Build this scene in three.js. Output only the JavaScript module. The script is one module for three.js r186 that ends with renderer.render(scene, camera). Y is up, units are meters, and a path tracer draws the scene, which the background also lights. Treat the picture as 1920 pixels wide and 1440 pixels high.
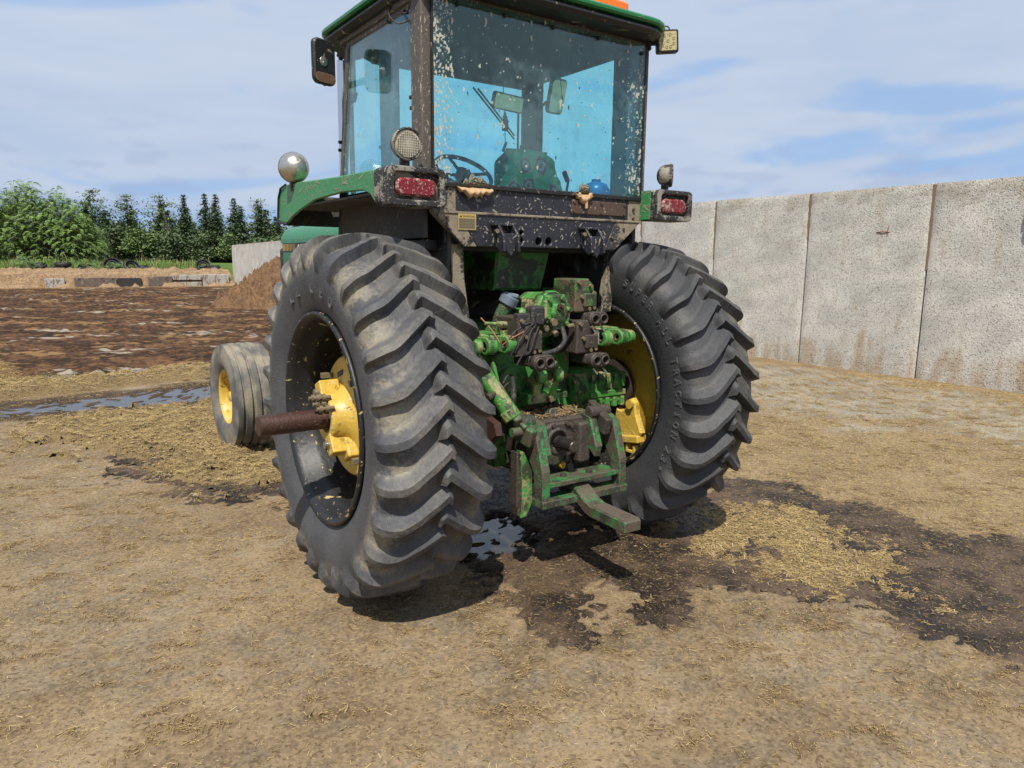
import * as THREE from 'three';
import { mergeGeometries } from 'three/addons/utils/BufferGeometryUtils.js';
import { RoundedBoxGeometry } from 'three/addons/geometries/RoundedBoxGeometry.js';
import { createNoise2D, createNoise3D } from 'simplex-noise';

// ---------------------------------------------------------------- camera, sky, sun, exposure
const scene = new THREE.Scene();
const camera = new THREE.PerspectiveCamera(56.84, 4 / 3, 0.05, 2000);
camera.rotation.order = 'YXZ';
camera.position.set(0, 1.65, 0);
camera.rotation.set(-0.1712, 0, 0.0099);

function rngOf(seed) { let a = seed >>> 0; return () => { a = (a + 0x6d2b79f5) | 0; let t = Math.imul(a ^ (a >>> 15), 1 | a); t = (t + Math.imul(t ^ (t >>> 7), 61 | t)) ^ t; return ((t ^ (t >>> 14)) >>> 0) / 4294967296; }; }
const n2 = createNoise2D(rngOf(11)), n3 = createNoise3D(rngOf(12));
const clamp = (x, a = 0, b = 1) => Math.min(b, Math.max(a, x));
const smooth = (a, b, x) => { const t = clamp((x - a) / (b - a)); return t * t * (3 - 2 * t); };
const lerp = (a, b, t) => a + (b - a) * t;
const mix3 = (a, b, t) => [lerp(a[0], b[0], t), lerp(a[1], b[1], t), lerp(a[2], b[2], t)];
function fbm2(x, y, o = 4) { let s = 0, a = 0.5; for (let i = 0; i < o; i++) { s += a * n2(x + 17.3 * i, y - 9.1 * i); x *= 2.03; y *= 2.03; a *= 0.5; } return s; }
function fbm3(x, y, z, o = 4) { let s = 0, a = 0.5; for (let i = 0; i < o; i++) { s += a * n3(x + 7.3 * i, y - 4.1 * i, z + 2.7 * i); x *= 2.03; y *= 2.03; z *= 2.03; a *= 0.5; } return s; }

const SKY = 1.0;
{ // thin high cloud drawn out in long streaks over a pale summer blue, the same all round
  const W = 2048, H = 1024, d = new Float32Array(W * H * 4);
  for (let j = 0; j < H; j++) for (let i = 0; i < W; i++) {
    const az = ((i + 0.5) / W - 0.5) * 2 * Math.PI, el = ((j + 0.5) / H - 0.5) * Math.PI;
    const x = Math.cos(el) * Math.cos(az), z = Math.cos(el) * Math.sin(az), y = Math.sin(el);
    const e = Math.max(y, 0);
    let c = mix3([0.19, 0.40, 0.71], [0.17, 0.33, 0.66], Math.pow(e, 0.6));
    const warp = fbm3(x * 1.1 + 3, y * 2, z * 1.1, 3), k = 1 / (e + 0.25), px = x * k, pz = z * k;
    const band = fbm3(x * 1.7 + 0.5 * warp + 5, y * 11 + 0.8 * warp, z * 1.7, 5), veil = fbm2(px * 0.9 + warp, pz * 0.9 + 2, 5);
    const cover = clamp(0.50 + 0.50 * smooth(-0.44, -0.12, band + 0.4 * veil + 0.02)) * 0.97;
    const cl = mix3([0.408, 0.492, 0.638], [0.482, 0.548, 0.660], clamp(0.5 + 0.8 * veil + 0.5 * fbm3(x * 3, y * 22, z * 3, 4)));
    c = mix3(c, cl, cover);
    const pf = smooth(0.12, 0.36, fbm3(x * 8 + 4, y * 40, z * 8, 4)) * smooth(0.015, 0.05, y) * smooth(0.22, 0.08, y); // small low cumulus
    c = mix3(c, [0.32, 0.39, 0.56], 0.45 * pf);
    if (y < 0) c = mix3(c, [0.20, 0.17, 0.13], smooth(0, -0.06, y));
    const q = (j * W + i) * 4; d[q] = c[0] * SKY; d[q + 1] = c[1] * SKY; d[q + 2] = c[2] * SKY; d[q + 3] = 1;
  }
  const t = new THREE.DataTexture(d, W, H, THREE.RGBAFormat, THREE.FloatType);
  t.mapping = THREE.EquirectangularReflectionMapping; t.magFilter = t.minFilter = THREE.LinearFilter; t.colorSpace = THREE.LinearSRGBColorSpace; t.needsUpdate = true;
  scene.background = t; scene.environment = t;
}
const sun = new THREE.DirectionalLight(new THREE.Color().setRGB(1, 0.95, 0.86), 5.0);
sun.position.set(-0.8, 22, 14.7 - 4); sun.target.position.set(0, 0, -4); scene.add(sun, sun.target);
sun.castShadow = true; sun.shadow.mapSize.set(4096, 4096); sun.shadow.radius = 1;
Object.assign(sun.shadow.camera, { left: -22, right: 22, top: 22, bottom: -22, near: 1, far: 80 });

const renderer = new THREE.WebGLRenderer({ antialias: true });
renderer.setSize(1024, 768);
renderer.toneMapping = THREE.LinearToneMapping;
renderer.toneMappingExposure = 1.2;
renderer.shadowMap.enabled = true;

// ---------------------------------------------------------------- textures (colour, grain, wear; uv in metres)
function pnoise(per, seed) { // tileable value noise with lattice period per
  const r = rngOf(seed), g = new Float32Array(per * per); for (let i = 0; i < g.length; i++) g[i] = r();
  return (u, v) => { const x = u * per, y = v * per, xi = Math.floor(x), yi = Math.floor(y), fx = x - xi, fy = y - yi; const sx = fx * fx * (3 - 2 * fx), sy = fy * fy * (3 - 2 * fy);
    const a = ((xi % per) + per) % per, b = (a + 1) % per, c = (((yi % per) + per) % per) * per, d = ((((yi + 1) % per) + per) % per) * per;
    return lerp(lerp(g[c + a], g[c + b], sx), lerp(g[d + a], g[d + b], sx), sy); };
}
function pfbm(per, oct, seed) { const L = []; for (let i = 0; i < oct; i++) L.push(pnoise(per << i, seed + i * 31)); return (u, v) => { let s = 0, a = 0.5, t = 0; for (const f of L) { s += a * f(u, v); t += a; a *= 0.55; } return s / t; }; }
// splats: soft-edged flecks with outlines of their own; returns a mask 0..1, tileable
function splats(S, n, r0, r1, stretch, seed, down = 0, place = null) {
  const m = new Float32Array(S * S), R = rngOf(seed);
  for (let k = 0; k < n; k++) {
    const pt = place ? place(R) : [R(), R()], cx = pt[0] * S, cy = pt[1] * S, r = r0 * Math.pow(r1 / r0, R() ** 2.2) * S, st = 1 + stretch * R() * R(), an = down ? Math.PI / 2 + (R() - 0.5) * 0.5 : R() * Math.PI, ca = Math.cos(an), sa = Math.sin(an), p1 = R() * 6.3, p2 = R() * 6.3;
    const e = Math.ceil(r * st * 1.4) + 1;
    for (let y = -e; y <= e; y++) for (let x = -e; x <= e; x++) {
      const u = (x * ca + y * sa) / (r * st), v = (-x * sa + y * ca) / r, a = Math.atan2(v, u), q = Math.hypot(u, v) * (1 + 0.22 * Math.sin(3 * a + p1) + 0.14 * Math.sin(7 * a + p2));
      if (q < 1.15) { const i = ((Math.floor(cy + y) % S + S) % S) * S + ((Math.floor(cx + x) % S + S) % S); m[i] = Math.max(m[i], smooth(1.15, 0.75, q)); }
    }
  }
  return m;
}
const toS = (x) => { x = clamp(x); return 255 * (x <= 0.0031308 ? 12.92 * x : 1.055 * Math.pow(x, 1 / 2.4) - 0.055); };
function tex(S, fn, tile = 1, color = true, T = S) { // fn(u, v, index) -> linear [r, g, b] or a number
  const d = new Uint8Array(S * T * 4);
  for (let j = 0; j < T; j++) for (let i = 0; i < S; i++) { const c = fn((i + 0.5) / S, (j + 0.5) / T, j * S + i), q = (j * S + i) * 4; if (typeof c === 'number') { const b = 255 * clamp(c); d[q] = d[q + 1] = d[q + 2] = b; } else { d[q] = toS(c[0]); d[q + 1] = toS(c[1]); d[q + 2] = toS(c[2]); } d[q + 3] = 255; }
  const t = new THREE.DataTexture(d, S, T, THREE.RGBAFormat); t.wrapS = t.wrapT = THREE.RepeatWrapping; t.magFilter = THREE.LinearFilter; t.minFilter = THREE.LinearMipmapLinearFilter; t.generateMipmaps = true;
  t.colorSpace = color ? THREE.SRGBColorSpace : THREE.NoColorSpace; t.repeat.set(1 / tile, 1 / tile); t.needsUpdate = true; return t;
}
function canvasTex(w, h, draw, color = true) { const c = document.createElement('canvas'); c.width = w; c.height = h; const g = c.getContext('2d'); draw(g, w, h); const t = new THREE.CanvasTexture(c); t.colorSpace = color ? THREE.SRGBColorSpace : THREE.NoColorSpace; t.magFilter = THREE.LinearFilter; return t; }
const std = (o) => new THREE.MeshStandardMaterial(o);
const rgb = (r, g, b) => new THREE.Color().setRGB(r, g, b);
const MUD = [0.235, 0.185, 0.12], GRIME = [0.032, 0.026, 0.021];

// painted sheet metal with dried mud flecks: base colour, how much mud, how much grime
const POOL = [0, 1, 2].map((k) => { const S = 512, f = pfbm(5, 6, 901 + 40 * k), g = pfbm(9, 5, 911 + 40 * k), h = pfbm(64, 3, 921 + 40 * k), o = { F: new Float32Array(S * S), G: new Float32Array(S * S), H: new Float32Array(S * S) }; for (let y = 0; y < S; y++) for (let x = 0; x < S; x++) { const u = (x + 0.5) / S, v = (y + 0.5) / S, i = y * S + x; o.F[i] = f(u, v); o.G[i] = g(u, v); o.H[i] = h(u, v); } return o; });
function coated(base, { seed = 1, mud = 0.2, fleck = 260, grime = 0.2, tile = 0.9, down = 0, chip = null, mudC = MUD, S = 512, r0 = 0.0016, r1 = 0.012, stretch = 4 }) {
  const N = 512, P = POOL[seed % 3], sx = (seed * 173) % N, sy = (seed * 331) % N, at = (u, v) => ((Math.floor(v * N) + sy) % N) * N + ((Math.floor(u * N) + sx) % N), sp = splats(S, fleck, r0, r1, stretch, seed + 9, down);
  const mudAt = (k, i) => Math.max(smooth(1 - mud - 0.06, 1 - mud + 0.10, P.F[k] * 1.2 - 0.1 + 0.35 * (P.H[k] - 0.5)), sp[i]);
  const map = tex(S, (u, v, i) => {
    const k = at(u, v), h = P.H[k], h2 = P.H[at(v, u)]; let c = mix3(base, base.map((x) => x * 0.72), h);
    c = mix3(c, GRIME, 0.9 * smooth(1 - grime - 0.08, 1 - grime + 0.14, P.G[k] * 1.25 - 0.1 + 0.18 * (h - 0.5)));
    if (chip) c = mix3(c, chip, smooth(0.70, 0.76, P.G[at(v, u)] * 0.7 + h * 0.35));
    return mix3(c, mudC.map((x) => x * (0.75 + 0.5 * h2)), mudAt(k, i) * 0.92);
  }, tile);
  const bumpMap = tex(S, (u, v, i) => { const k = at(u, v); return 0.3 * P.H[k] + 0.4 * mudAt(k, i) + 0.3 * P.G[k]; }, tile, false);
  return { map, bumpMap, bumpScale: 0.004 };
}
const M = {};
M.fender = std({ ...coated([0.042, 0.24, 0.075], { seed: 21, mud: 0.18, fleck: 1700, grime: 0.06, r0: 0.0012, r1: 0.007, stretch: 9 }), roughness: 0.45 });
M.hood = std({ ...coated([0.010, 0.165, 0.045], { seed: 22, mud: 0.0, fleck: 60, grime: 0.0 }), roughness: 0.28 });
M.green = std({ ...coated([0.068, 0.255, 0.052], { seed: 23, mud: 0.36, fleck: 1100, grime: 0.42, r0: 0.001, r1: 0.008, mudC: [0.30, 0.25, 0.13] }), roughness: 0.5 });
M.greenDark = std({ ...coated([0.068, 0.255, 0.052], { seed: 24, mud: 0.12, fleck: 300, grime: 0.40 }), roughness: 0.5 });
M.greenWorn = std({ ...coated([0.030, 0.20, 0.055], { seed: 25, mud: 0.50, fleck: 900, grime: 0.55, mudC: [0.085, 0.066, 0.046], tile: 0.42, r0: 0.003, r1: 0.02 }), roughness: 0.55 });
M.grime = std({ ...coated([0.055, 0.043, 0.034], { seed: 26, mud: 0.18, fleck: 900, grime: 0.35, mudC: [0.085, 0.064, 0.046], chip: [0.024, 0.12, 0.035], tile: 0.45 }), roughness: 0.62 });
M.panel = std({ ...coated([0.022, 0.023, 0.030], { seed: 27, mud: 0.06, fleck: 1500, grime: 0.05, r0: 0.0010, r1: 0.006, mudC: [0.30, 0.27, 0.22], tile: 0.8 }), roughness: 0.5 });
M.panelMud = std({ ...coated([0.03, 0.03, 0.034], { seed: 28, mud: 0.62, fleck: 1500, grime: 0.05, r0: 0.0012, r1: 0.008, tile: 0.8, mudC: [0.24, 0.20, 0.14] }), roughness: 0.8 });
M.skirt = std({ ...coated([0.075, 0.068, 0.058], { seed: 29, mud: 0.25, fleck: 300, grime: 0.15, mudC: [0.12, 0.10, 0.075] }), roughness: 0.85 });
M.pillar = std({ ...coated([0.105, 0.086, 0.072], { seed: 30, mud: 0.10, fleck: 1500, grime: 0.05, down: 1, mudC: [0.33, 0.28, 0.2], r0: 0.001, r1: 0.006, stretch: 6, tile: 0.7 }), roughness: 0.6 });
M.black = std({ ...coated([0.016, 0.016, 0.017], { seed: 31, mud: 0.02, fleck: 160, grime: 0.0 }), roughness: 0.5 });
M.blackTrim = std({ ...coated([0.02, 0.02, 0.021], { seed: 32, mud: 0.42, fleck: 1400, grime: 0.0, r0: 0.0012, r1: 0.008, tile: 0.4, mudC: [0.26, 0.235, 0.19] }), roughness: 0.7 });
M.yellow = std({ ...coated([0.62, 0.41, 0.065], { seed: 33, mud: 0.30, fleck: 700, grime: 0.06, r0: 0.0008, r1: 0.005, mudC: [0.52, 0.42, 0.22], chip: [0.30, 0.14, 0.03] }), roughness: 0.42 });
M.yellowDirty = std({ ...coated([0.42, 0.28, 0.03], { seed: 34, mud: 0.10, fleck: 700, grime: 0.14, r0: 0.0008, r1: 0.004, mudC: [0.10, 0.07, 0.03] }), roughness: 0.5 });
M.barrel = std({ ...coated([0.014, 0.014, 0.015], { seed: 35, mud: 0.0, fleck: 420, grime: 0.0, r0: 0.0012, r1: 0.008, mudC: [0.42, 0.33, 0.12], stretch: 5 }), roughness: 0.5 });
M.rust = std({ ...coated([0.082, 0.042, 0.032], { seed: 36, mud: 0.08, fleck: 500, grime: 0.12, r0: 0.0008, r1: 0.004, mudC: [0.20, 0.10, 0.05], tile: 0.5 }), roughness: 0.48, metalness: 0.35 });
M.boltMud = std({ ...coated([0.20, 0.155, 0.09], { seed: 37, mud: 0.2, fleck: 200, grime: 0.1, tile: 0.3, S: 512 }), roughness: 0.6, metalness: 0.2 });
M.steel = std({ ...coated([0.45, 0.43, 0.38], { seed: 38, mud: 0.05, fleck: 200, grime: 0.08, tile: 0.3, S: 512 }), roughness: 0.3, metalness: 0.8 });
M.chrome = std({ ...coated([0.62, 0.58, 0.50], { seed: 39, mud: 0.24, fleck: 500, grime: 0.0, r0: 0.001, r1: 0.006, mudC: [0.36, 0.28, 0.17], tile: 0.25, S: 512 }), roughness: 0.22, metalness: 0.85 });
M.pipe = std({ color: rgb(0.62, 0.63, 0.65), roughness: 0.18, metalness: 1 });
M.lens = std({ ...coated([0.62, 0.58, 0.47], { seed: 40, mud: 0.18, fleck: 500, grime: 0.05, r0: 0.003, r1: 0.016, tile: 0.2, mudC: [0.38, 0.33, 0.24], S: 512 }), roughness: 0.25 });
M.redLens = std({ ...coated([0.20, 0.010, 0.018], { seed: 41, mud: 0.33, fleck: 420, grime: 0.03, r0: 0.003, r1: 0.014, down: 1, stretch: 5, tile: 0.25, mudC: [0.36, 0.27, 0.22], S: 512 }), roughness: 0.35 });
M.amber = std({ color: rgb(0.80, 0.16, 0.01), roughness: 0.28 });
M.led = std({ ...coated([0.50, 0.45, 0.24], { seed: 42, mud: 0.1, fleck: 200, grime: 0.05, tile: 0.2, S: 256 }), roughness: 0.3 });
M.mirror = std({ color: rgb(0.8, 0.83, 0.84), roughness: 0.03, metalness: 1 });
M.hose = std({ ...coated([0.028, 0.027, 0.027], { seed: 43, mud: 0.3, fleck: 300, grime: 0, tile: 0.3, S: 512, mudC: [0.12, 0.1, 0.08] }), roughness: 0.7 });
M.wireRed = std({ color: rgb(0.25, 0.02, 0.02), roughness: 0.5 });
M.lining = std({ color: rgb(0.085, 0.10, 0.125), roughness: 0.85 });
M.leather = std({ ...coated([0.52, 0.335, 0.175], { seed: 44, mud: 0.1, fleck: 120, grime: 0.02, tile: 0.25, mudC: [0.5, 0.3, 0.14], S: 512 }), roughness: 0.75 });
M.gloveGrey = std({ ...coated([0.20, 0.19, 0.14], { seed: 45, mud: 0.2, fleck: 300, grime: 0.1, tile: 0.2, S: 512 }), roughness: 0.9 });
M.blue = std({ color: rgb(0.02, 0.12, 0.32), roughness: 0.35 });
{ // tinted cab glass with dried mud spots, thickest along the edges: where a spot sits, nothing passes through
  const glass = (seed, n, r1, tile, place) => { const S = 1024, sp = splats(S, n, 0.0007, r1, 3.2, seed, 1, place), h = pfbm(48, 3, seed + 3), big = pfbm(4, 5, seed + 8);
    const film = (u, v) => 0.05 * smooth(0.45, 0.75, big(u, v) * 0.8 + 0.25 * h(u, v));
    return new THREE.MeshPhysicalMaterial({ map: tex(S, (u, v, i) => mix3([0.76, 0.965, 0.975], [0.50, 0.43, 0.33].map((x) => x * (0.7 + 0.5 * h(u, v))), sp[i]), tile), transmissionMap: tex(S, (u, v, i) => 1 - Math.max(sp[i] * 0.95, film(u, v)), tile, false), transmission: 1, thickness: 0, roughness: 0.0, ior: 1.5 }); };
  const wrap = (x) => ((x % 1) + 1) % 1, onPane = (x, y) => [wrap((x + 0.11) / 1.5), wrap(y / 1.5)]; // pane coordinates in metres
  M.glass = glass(51, 900, 0.0040, 1.5, (R) => { const k = R(), y = 2.03 + 0.84 * R(); return k < 0.48 ? onPane(-0.68 + 0.10 * R() ** 1.6, y) : k < 0.68 ? onPane(0.68 - 0.13 * R() ** 1.3, 2.03 + 0.7 * R()) : onPane(-0.68 + 1.36 * R() ** 1.3, 2.03 + 0.84 * R() ** 0.7); });
  M.glassSide = glass(52, 130, 0.006, 1.0, null);
}
{ // rubber
  const f = pfbm(6, 6, 61), h = pfbm(96, 3, 62), sc = splats(1024, 700, 0.001, 0.004, 14, 63);
  M.rubber = std({ vertexColors: true, map: tex(1024, (u, v, i) => { const k = 0.74 + 0.34 * (f(u, v) - 0.5) + 0.36 * (h(u, v) - 0.5) + 0.14 * sc[i]; return [k, k, k * 1.01]; }, 0.8), bumpMap: tex(1024, (u, v, i) => 0.5 * h(u, v) + 0.3 * f(u, v) + 0.2 * sc[i], 0.8, false), bumpScale: 0.0035, roughness: 0.66 });
  const g = pfbm(7, 5, 66); // front tyre: worn grey rubber with pale caked clay
  M.rubberFront = std({ vertexColors: true, map: M.rubber.map, bumpMap: M.rubber.bumpMap, bumpScale: 0.003, roughness: 0.75 });
  void g;
}

// ---------------------------------------------------------------- geometry helpers
const V = (x, y, z) => new THREE.Vector3(x, y, z);
function uvBox(g) { // box-projected uv in metres from the part's own coordinates
  g = g.index ? g.toNonIndexed() : g; const p = g.attributes.position, n = g.attributes.normal, uv = new Float32Array(p.count * 2);
  for (let i = 0; i < p.count; i += 3) {
    let nx = 0, ny = 0, nz = 0; for (let k = 0; k < 3; k++) { nx += Math.abs(n.getX(i + k)); ny += Math.abs(n.getY(i + k)); nz += Math.abs(n.getZ(i + k)); }
    for (let k = 0; k < 3; k++) { const j = i + k, x = p.getX(j), y = p.getY(j), z = p.getZ(j); if (nx >= ny && nx >= nz) { uv[2 * j] = z + 0.37; uv[2 * j + 1] = y; } else if (ny >= nz) { uv[2 * j] = x; uv[2 * j + 1] = z + 0.21; } else { uv[2 * j] = x + 0.11; uv[2 * j + 1] = y; } }
  }
  g.setAttribute('uv', new THREE.BufferAttribute(uv, 2)); return g;
}
const strip = (g) => { g = g.index ? g.toNonIndexed() : g; for (const k of Object.keys(g.attributes)) if (!['position', 'normal', 'uv'].includes(k)) g.deleteAttribute(k); if (!g.attributes.uv) g.setAttribute('uv', new THREE.BufferAttribute(new Float32Array(g.attributes.position.count * 2), 2)); return g; };
const join = (...gs) => mergeGeometries(gs.flat(9).map(strip));
function box(x0, x1, y0, y1, z0, z1, r = 0.006) { const w = x1 - x0, h = y1 - y0, d = z1 - z0; const g = r ? new RoundedBoxGeometry(w, h, d, 2, Math.min(r, w / 2.1, h / 2.1, d / 2.1)) : new THREE.BoxGeometry(w, h, d); return g.translate((x0 + x1) / 2, (y0 + y1) / 2, (z0 + z1) / 2); }
function obox(c, s, e, r = 0.006) { const g = box(-s[0] / 2, s[0] / 2, -s[1] / 2, s[1] / 2, -s[2] / 2, s[2] / 2, r); const m = new THREE.Matrix4().makeRotationFromEuler(new THREE.Euler(...e)); m.setPosition(...c); return g.applyMatrix4(m); }
function cyl(a, b, r0, r1 = r0, n = 20, bev = 0) { a = V(...a); b = V(...b); const d = b.clone().sub(a), L = d.length(); let g; if (bev) { g = new THREE.LatheGeometry([[0, -L / 2], [r0 - bev, -L / 2], [r0, -L / 2 + bev], [r1, L / 2 - bev], [r1 - bev, L / 2], [0, L / 2]].map((p) => new THREE.Vector2(...p)), n); g = crease(g); } else g = new THREE.CylinderGeometry(r1, r0, L, n); g.applyQuaternion(new THREE.Quaternion().setFromUnitVectors(V(0, 1, 0), d.normalize())); return g.translate((a.x + b.x) / 2, (a.y + b.y) / 2, (a.z + b.z) / 2); }
function crease(g) { g = g.index ? g.toNonIndexed() : g; g.computeVertexNormals(); return g; }
function ext(axis, pts, t0, t1, bev = 0.004, holes = []) {
  const f = axis === 'x' ? (p) => new THREE.Vector2(-p[0], p[1]) : axis === 'y' ? (p) => new THREE.Vector2(p[0], -p[1]) : (p) => new THREE.Vector2(p[0], p[1]);
  const s = new THREE.Shape(pts.map(f)); for (const [cx, cy, r] of holes) { const c = f([cx, cy]); const h = new THREE.Path(); h.absarc(c.x, c.y, r, 0, Math.PI * 2, true); s.holes.push(h); }
  const b = bev; const g = new THREE.ExtrudeGeometry(s, { depth: Math.max(t1 - t0 - 2 * b, 0.001), bevelEnabled: b > 0, bevelThickness: b, bevelSize: b, bevelOffset: -b, bevelSegments: 1, curveSegments: 14 });
  g.translate(0, 0, t0 + b); if (axis === 'x') g.rotateY(Math.PI / 2); if (axis === 'y') g.rotateX(-Math.PI / 2); return g;
}
const tube = (pts, r, n = 8, k = 4) => new THREE.TubeGeometry(new THREE.CatmullRomCurve3(pts.map((p) => V(...p))), pts.length * k, r, n);
function lathe(prof, at, dir, n = 40) { const g = new THREE.LatheGeometry(prof.map((p) => new THREE.Vector2(p[0], p[1])), n); g.applyQuaternion(new THREE.Quaternion().setFromUnitVectors(V(0, 1, 0), V(...dir).normalize())); return g.translate(...at); }
const bolt = (at, dir, r = 0.014, h = 0.016) => { const d = V(...dir).normalize().multiplyScalar(h); return cyl(at, [at[0] + d.x, at[1] + d.y, at[2] + d.z], r, r * 0.94, 6); };
const ring = (pts) => pts;
function rrect(x0, x1, y0, y1, r, n = 5) { const o = []; for (const [cx, cy, a] of [[x1 - r, y1 - r, 0], [x0 + r, y1 - r, 90], [x0 + r, y0 + r, 180], [x1 - r, y0 + r, 270]]) for (let i = 0; i <= n; i++) { const t = (a + (90 * i) / n) * Math.PI / 180; o.push([cx + r * Math.cos(t), cy + r * Math.sin(t)]); } return o; }

const used = new Map();
const numbered = (n) => { const k = used.get(n) || 0; used.set(n, k + 1); return k ? n + '_' + String(k).padStart(3, '0') : n; };
const shade = (m) => { m.castShadow = m.receiveShadow = true; return m; };
function part(parent, name, geos, mat, label, raw) { const g = join(geos); const m = shade(new THREE.Mesh(raw ? g : uvBox(g), mat)); m.name = name; if (label) m.userData.label = label; parent.add(m); return m; }
const each = (parent, name, geos, mat, label) => geos.map((g) => part(parent, name, g, mat, label));
function tag(o, label, category, group, kind) { o.userData.label = label; o.userData.category = category; if (group) o.userData.group = group; if (kind) o.userData.kind = kind; return o; }
function structure(name, geo, mat) { const m = shade(new THREE.Mesh(geo, mat)); m.name = name; m.userData.kind = 'structure'; scene.add(m); return m; }
function thing(name, pos, turn, label, category, group) { const o = new THREE.Group(); o.name = numbered(name); o.position.set(...pos); o.rotation.y = turn; tag(o, label, category, group); scene.add(o); return o; }
// the yard's own frame: x across (to the wall), z along the wall towards the viewer
const PHI = 0.6041, cP = Math.cos(PHI), sP = Math.sin(PHI), TX = 0.09, TZ = -4.0472;
const yard = (x, z) => [cP * x + sP * z + TX, -sP * x + cP * z + TZ];
const toYard = (X, Z) => { X -= TX; Z -= TZ; return [cP * X - sP * Z, sP * X + cP * Z]; };

// ---------------------------------------------------------------- ground
const POLY = {
  wet: [[-0.34, -5.5], [0.18, -5.67], [0.93, -4.88], [1.33, -4.83], [1.78, -5.29], [2.01, -5.23], [2.27, -4.81], [2.49, -4.65], [2.68, -4.22], [3.1, -4.06], [4.3, -3.7], [4.4, -2.5], [2.6, -2.5], [2.18, -2.77], [2, -2.91], [1.85, -3.08], [1.7, -3.28], [1.45, -3.31], [1.15, -3.39], [0.92, -3.44], [0.75, -3.08], [0.68, -3.1], [0.61, -3.37], [0.49, -3.52], [0.38, -3.43], [0.39, -3.1], [0.32, -2.88], [0.2, -2.9], [0.13, -3.04], [0.06, -3.25], [-0.07, -3.45], [-0.23, -3.68], [-0.5, -4.1], [-0.6, -4.9]],
  islet: [[1.13, -4.31], [1.62, -4.68], [1.93, -4.53], [2.14, -4.2], [2.13, -3.8], [2, -3.4], [1.84, -3.34], [1.62, -3.34], [1.49, -3.55], [1.42, -3.86], [1.15, -3.89], [1, -4.05]],
  hay: [[-4.55, -6.7], [-4.35, -7.44], [-3.75, -7.75], [-3.28, -7.92], [-2.2, -7.4], [-2.02, -5.92], [-1.75, -5.17], [-2.2, -5.03], [-2.65, -5.42], [-3.1, -5.88], [-3.78, -6.03], [-4.28, -6.29]],
  damp: [[-3.37, -5.7], [-3.04, -6.24], [-2.58, -6.17], [-2.85, -5.56], [-2.22, -5.09], [-1.73, -5.17], [-1.3, -4.9], [-1.59, -4.75], [-2.17, -4.79], [-2.73, -5.14], [-3.11, -5.41]],
  berm: [[-9.5, -7.6], [-6.97, -8.94], [-6.66, -9.07], [-6.08, -9.44], [-5.67, -9.83], [-5.39, -10.14], [-5.24, -10.67], [-4.53, -10.83], [-3.0, -11], [-2.4, -9.9], [-4.08, -9.7], [-4.73, -9.27], [-5.07, -8.78], [-5.52, -8.26], [-5.92, -8.04], [-6.21, -7.93], [-8.9, -6.9]],
  heap: [[-10, -11.9], [-8.31, -11.4], [-7.9, -11.3], [-7.1, -10.54], [-6.54, -9.78], [-6.48, -9.33], [-6.66, -9.07], [-6.94, -8.9], [-9.5, -8.6]],
  poolFar: [[-6.22, -9.27], [-6.57, -9.96], [-6.3, -10.08], [-5.91, -10.2], [-5.61, -10.54], [-5.91, -11.2], [-5.85, -11.32], [-5.35, -10.66], [-4.86, -10.48], [-4.6, -11.05], [-3.6, -11.2], [-4.42, -10.5], [-5.1, -10.4], [-5.25, -9.9], [-5.52, -9.5], [-5.9, -9.1]],
  poolMid: [[-5.9, -7.2], [-5.46, -7.91], [-5.1, -8.21], [-4.66, -8.58], [-4.32, -8.97], [-3.94, -9.4], [-2.6, -9.5], [-2.5, -8.2], [-3.2, -8.1], [-3.84, -7.9], [-4.21, -7.73], [-4.71, -7.5], [-5.07, -7.33]],
  poolNear: [[-0.27, -4.42], [-0.06, -4.44], [0.01, -4.28], [0.16, -4.15], [0.14, -3.94], [0.04, -3.96], [-0.08, -3.86], [-0.23, -3.78], [-0.3, -4.05]],
};
function sd(poly, x, z) { // signed distance, positive inside
  let d = 1e9, ins = false;
  for (let i = 0, j = poly.length - 1; i < poly.length; j = i++) {
    const [ax, az] = poly[i], [bx, bz] = poly[j], ex = bx - ax, ez = bz - az, t = clamp(((x - ax) * ex + (z - az) * ez) / (ex * ex + ez * ez)), dx = x - ax - ex * t, dz = z - az - ez * t;
    d = Math.min(d, dx * dx + dz * dz); if ((az > z) !== (bz > z) && x < ((bx - ax) * (z - az)) / (bz - az) + ax) ins = !ins;
  }
  return ins ? Math.sqrt(d) : -Math.sqrt(d);
}
const BB = Object.fromEntries(Object.entries(POLY).map(([k, p]) => [k, [Math.min(...p.map((q) => q[0])) - 0.9, Math.max(...p.map((q) => q[0])) + 0.9, Math.min(...p.map((q) => q[1])) - 0.9, Math.max(...p.map((q) => q[1])) + 0.9]]));
function edge(k, x, z, rough = 0.2, soft = 0.07) { // 0..1 mask with a ragged outline
  const b = BB[k]; if (x < b[0] || x > b[1] || z < b[2] || z > b[3]) return 0;
  return smooth(-soft, soft, sd(POLY[k], x, z) + rough * fbm2(x * 2.1 + 5, z * 2.1, 4) + rough * 0.5 * n2(x * 11, z * 11));
}
const pools = (x, z) => Math.max(edge('poolFar', x, z, 0.22, 0.12), edge('poolMid', x, z, 0.35, 0.16) * smooth(-0.5, -0.15, fbm2(x * 1.6, z * 3.1 + 8, 3)), edge('poolNear', x, z, 0.12, 0.06));
const poolDip = (x, z) => { const p = pools(x, z); return p > 0.001 ? p * (0.035 - 0.034 * smooth(-0.05, 0.35, fbm2(x * 7 + 3, z * 7, 3))) : 0; };
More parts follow.
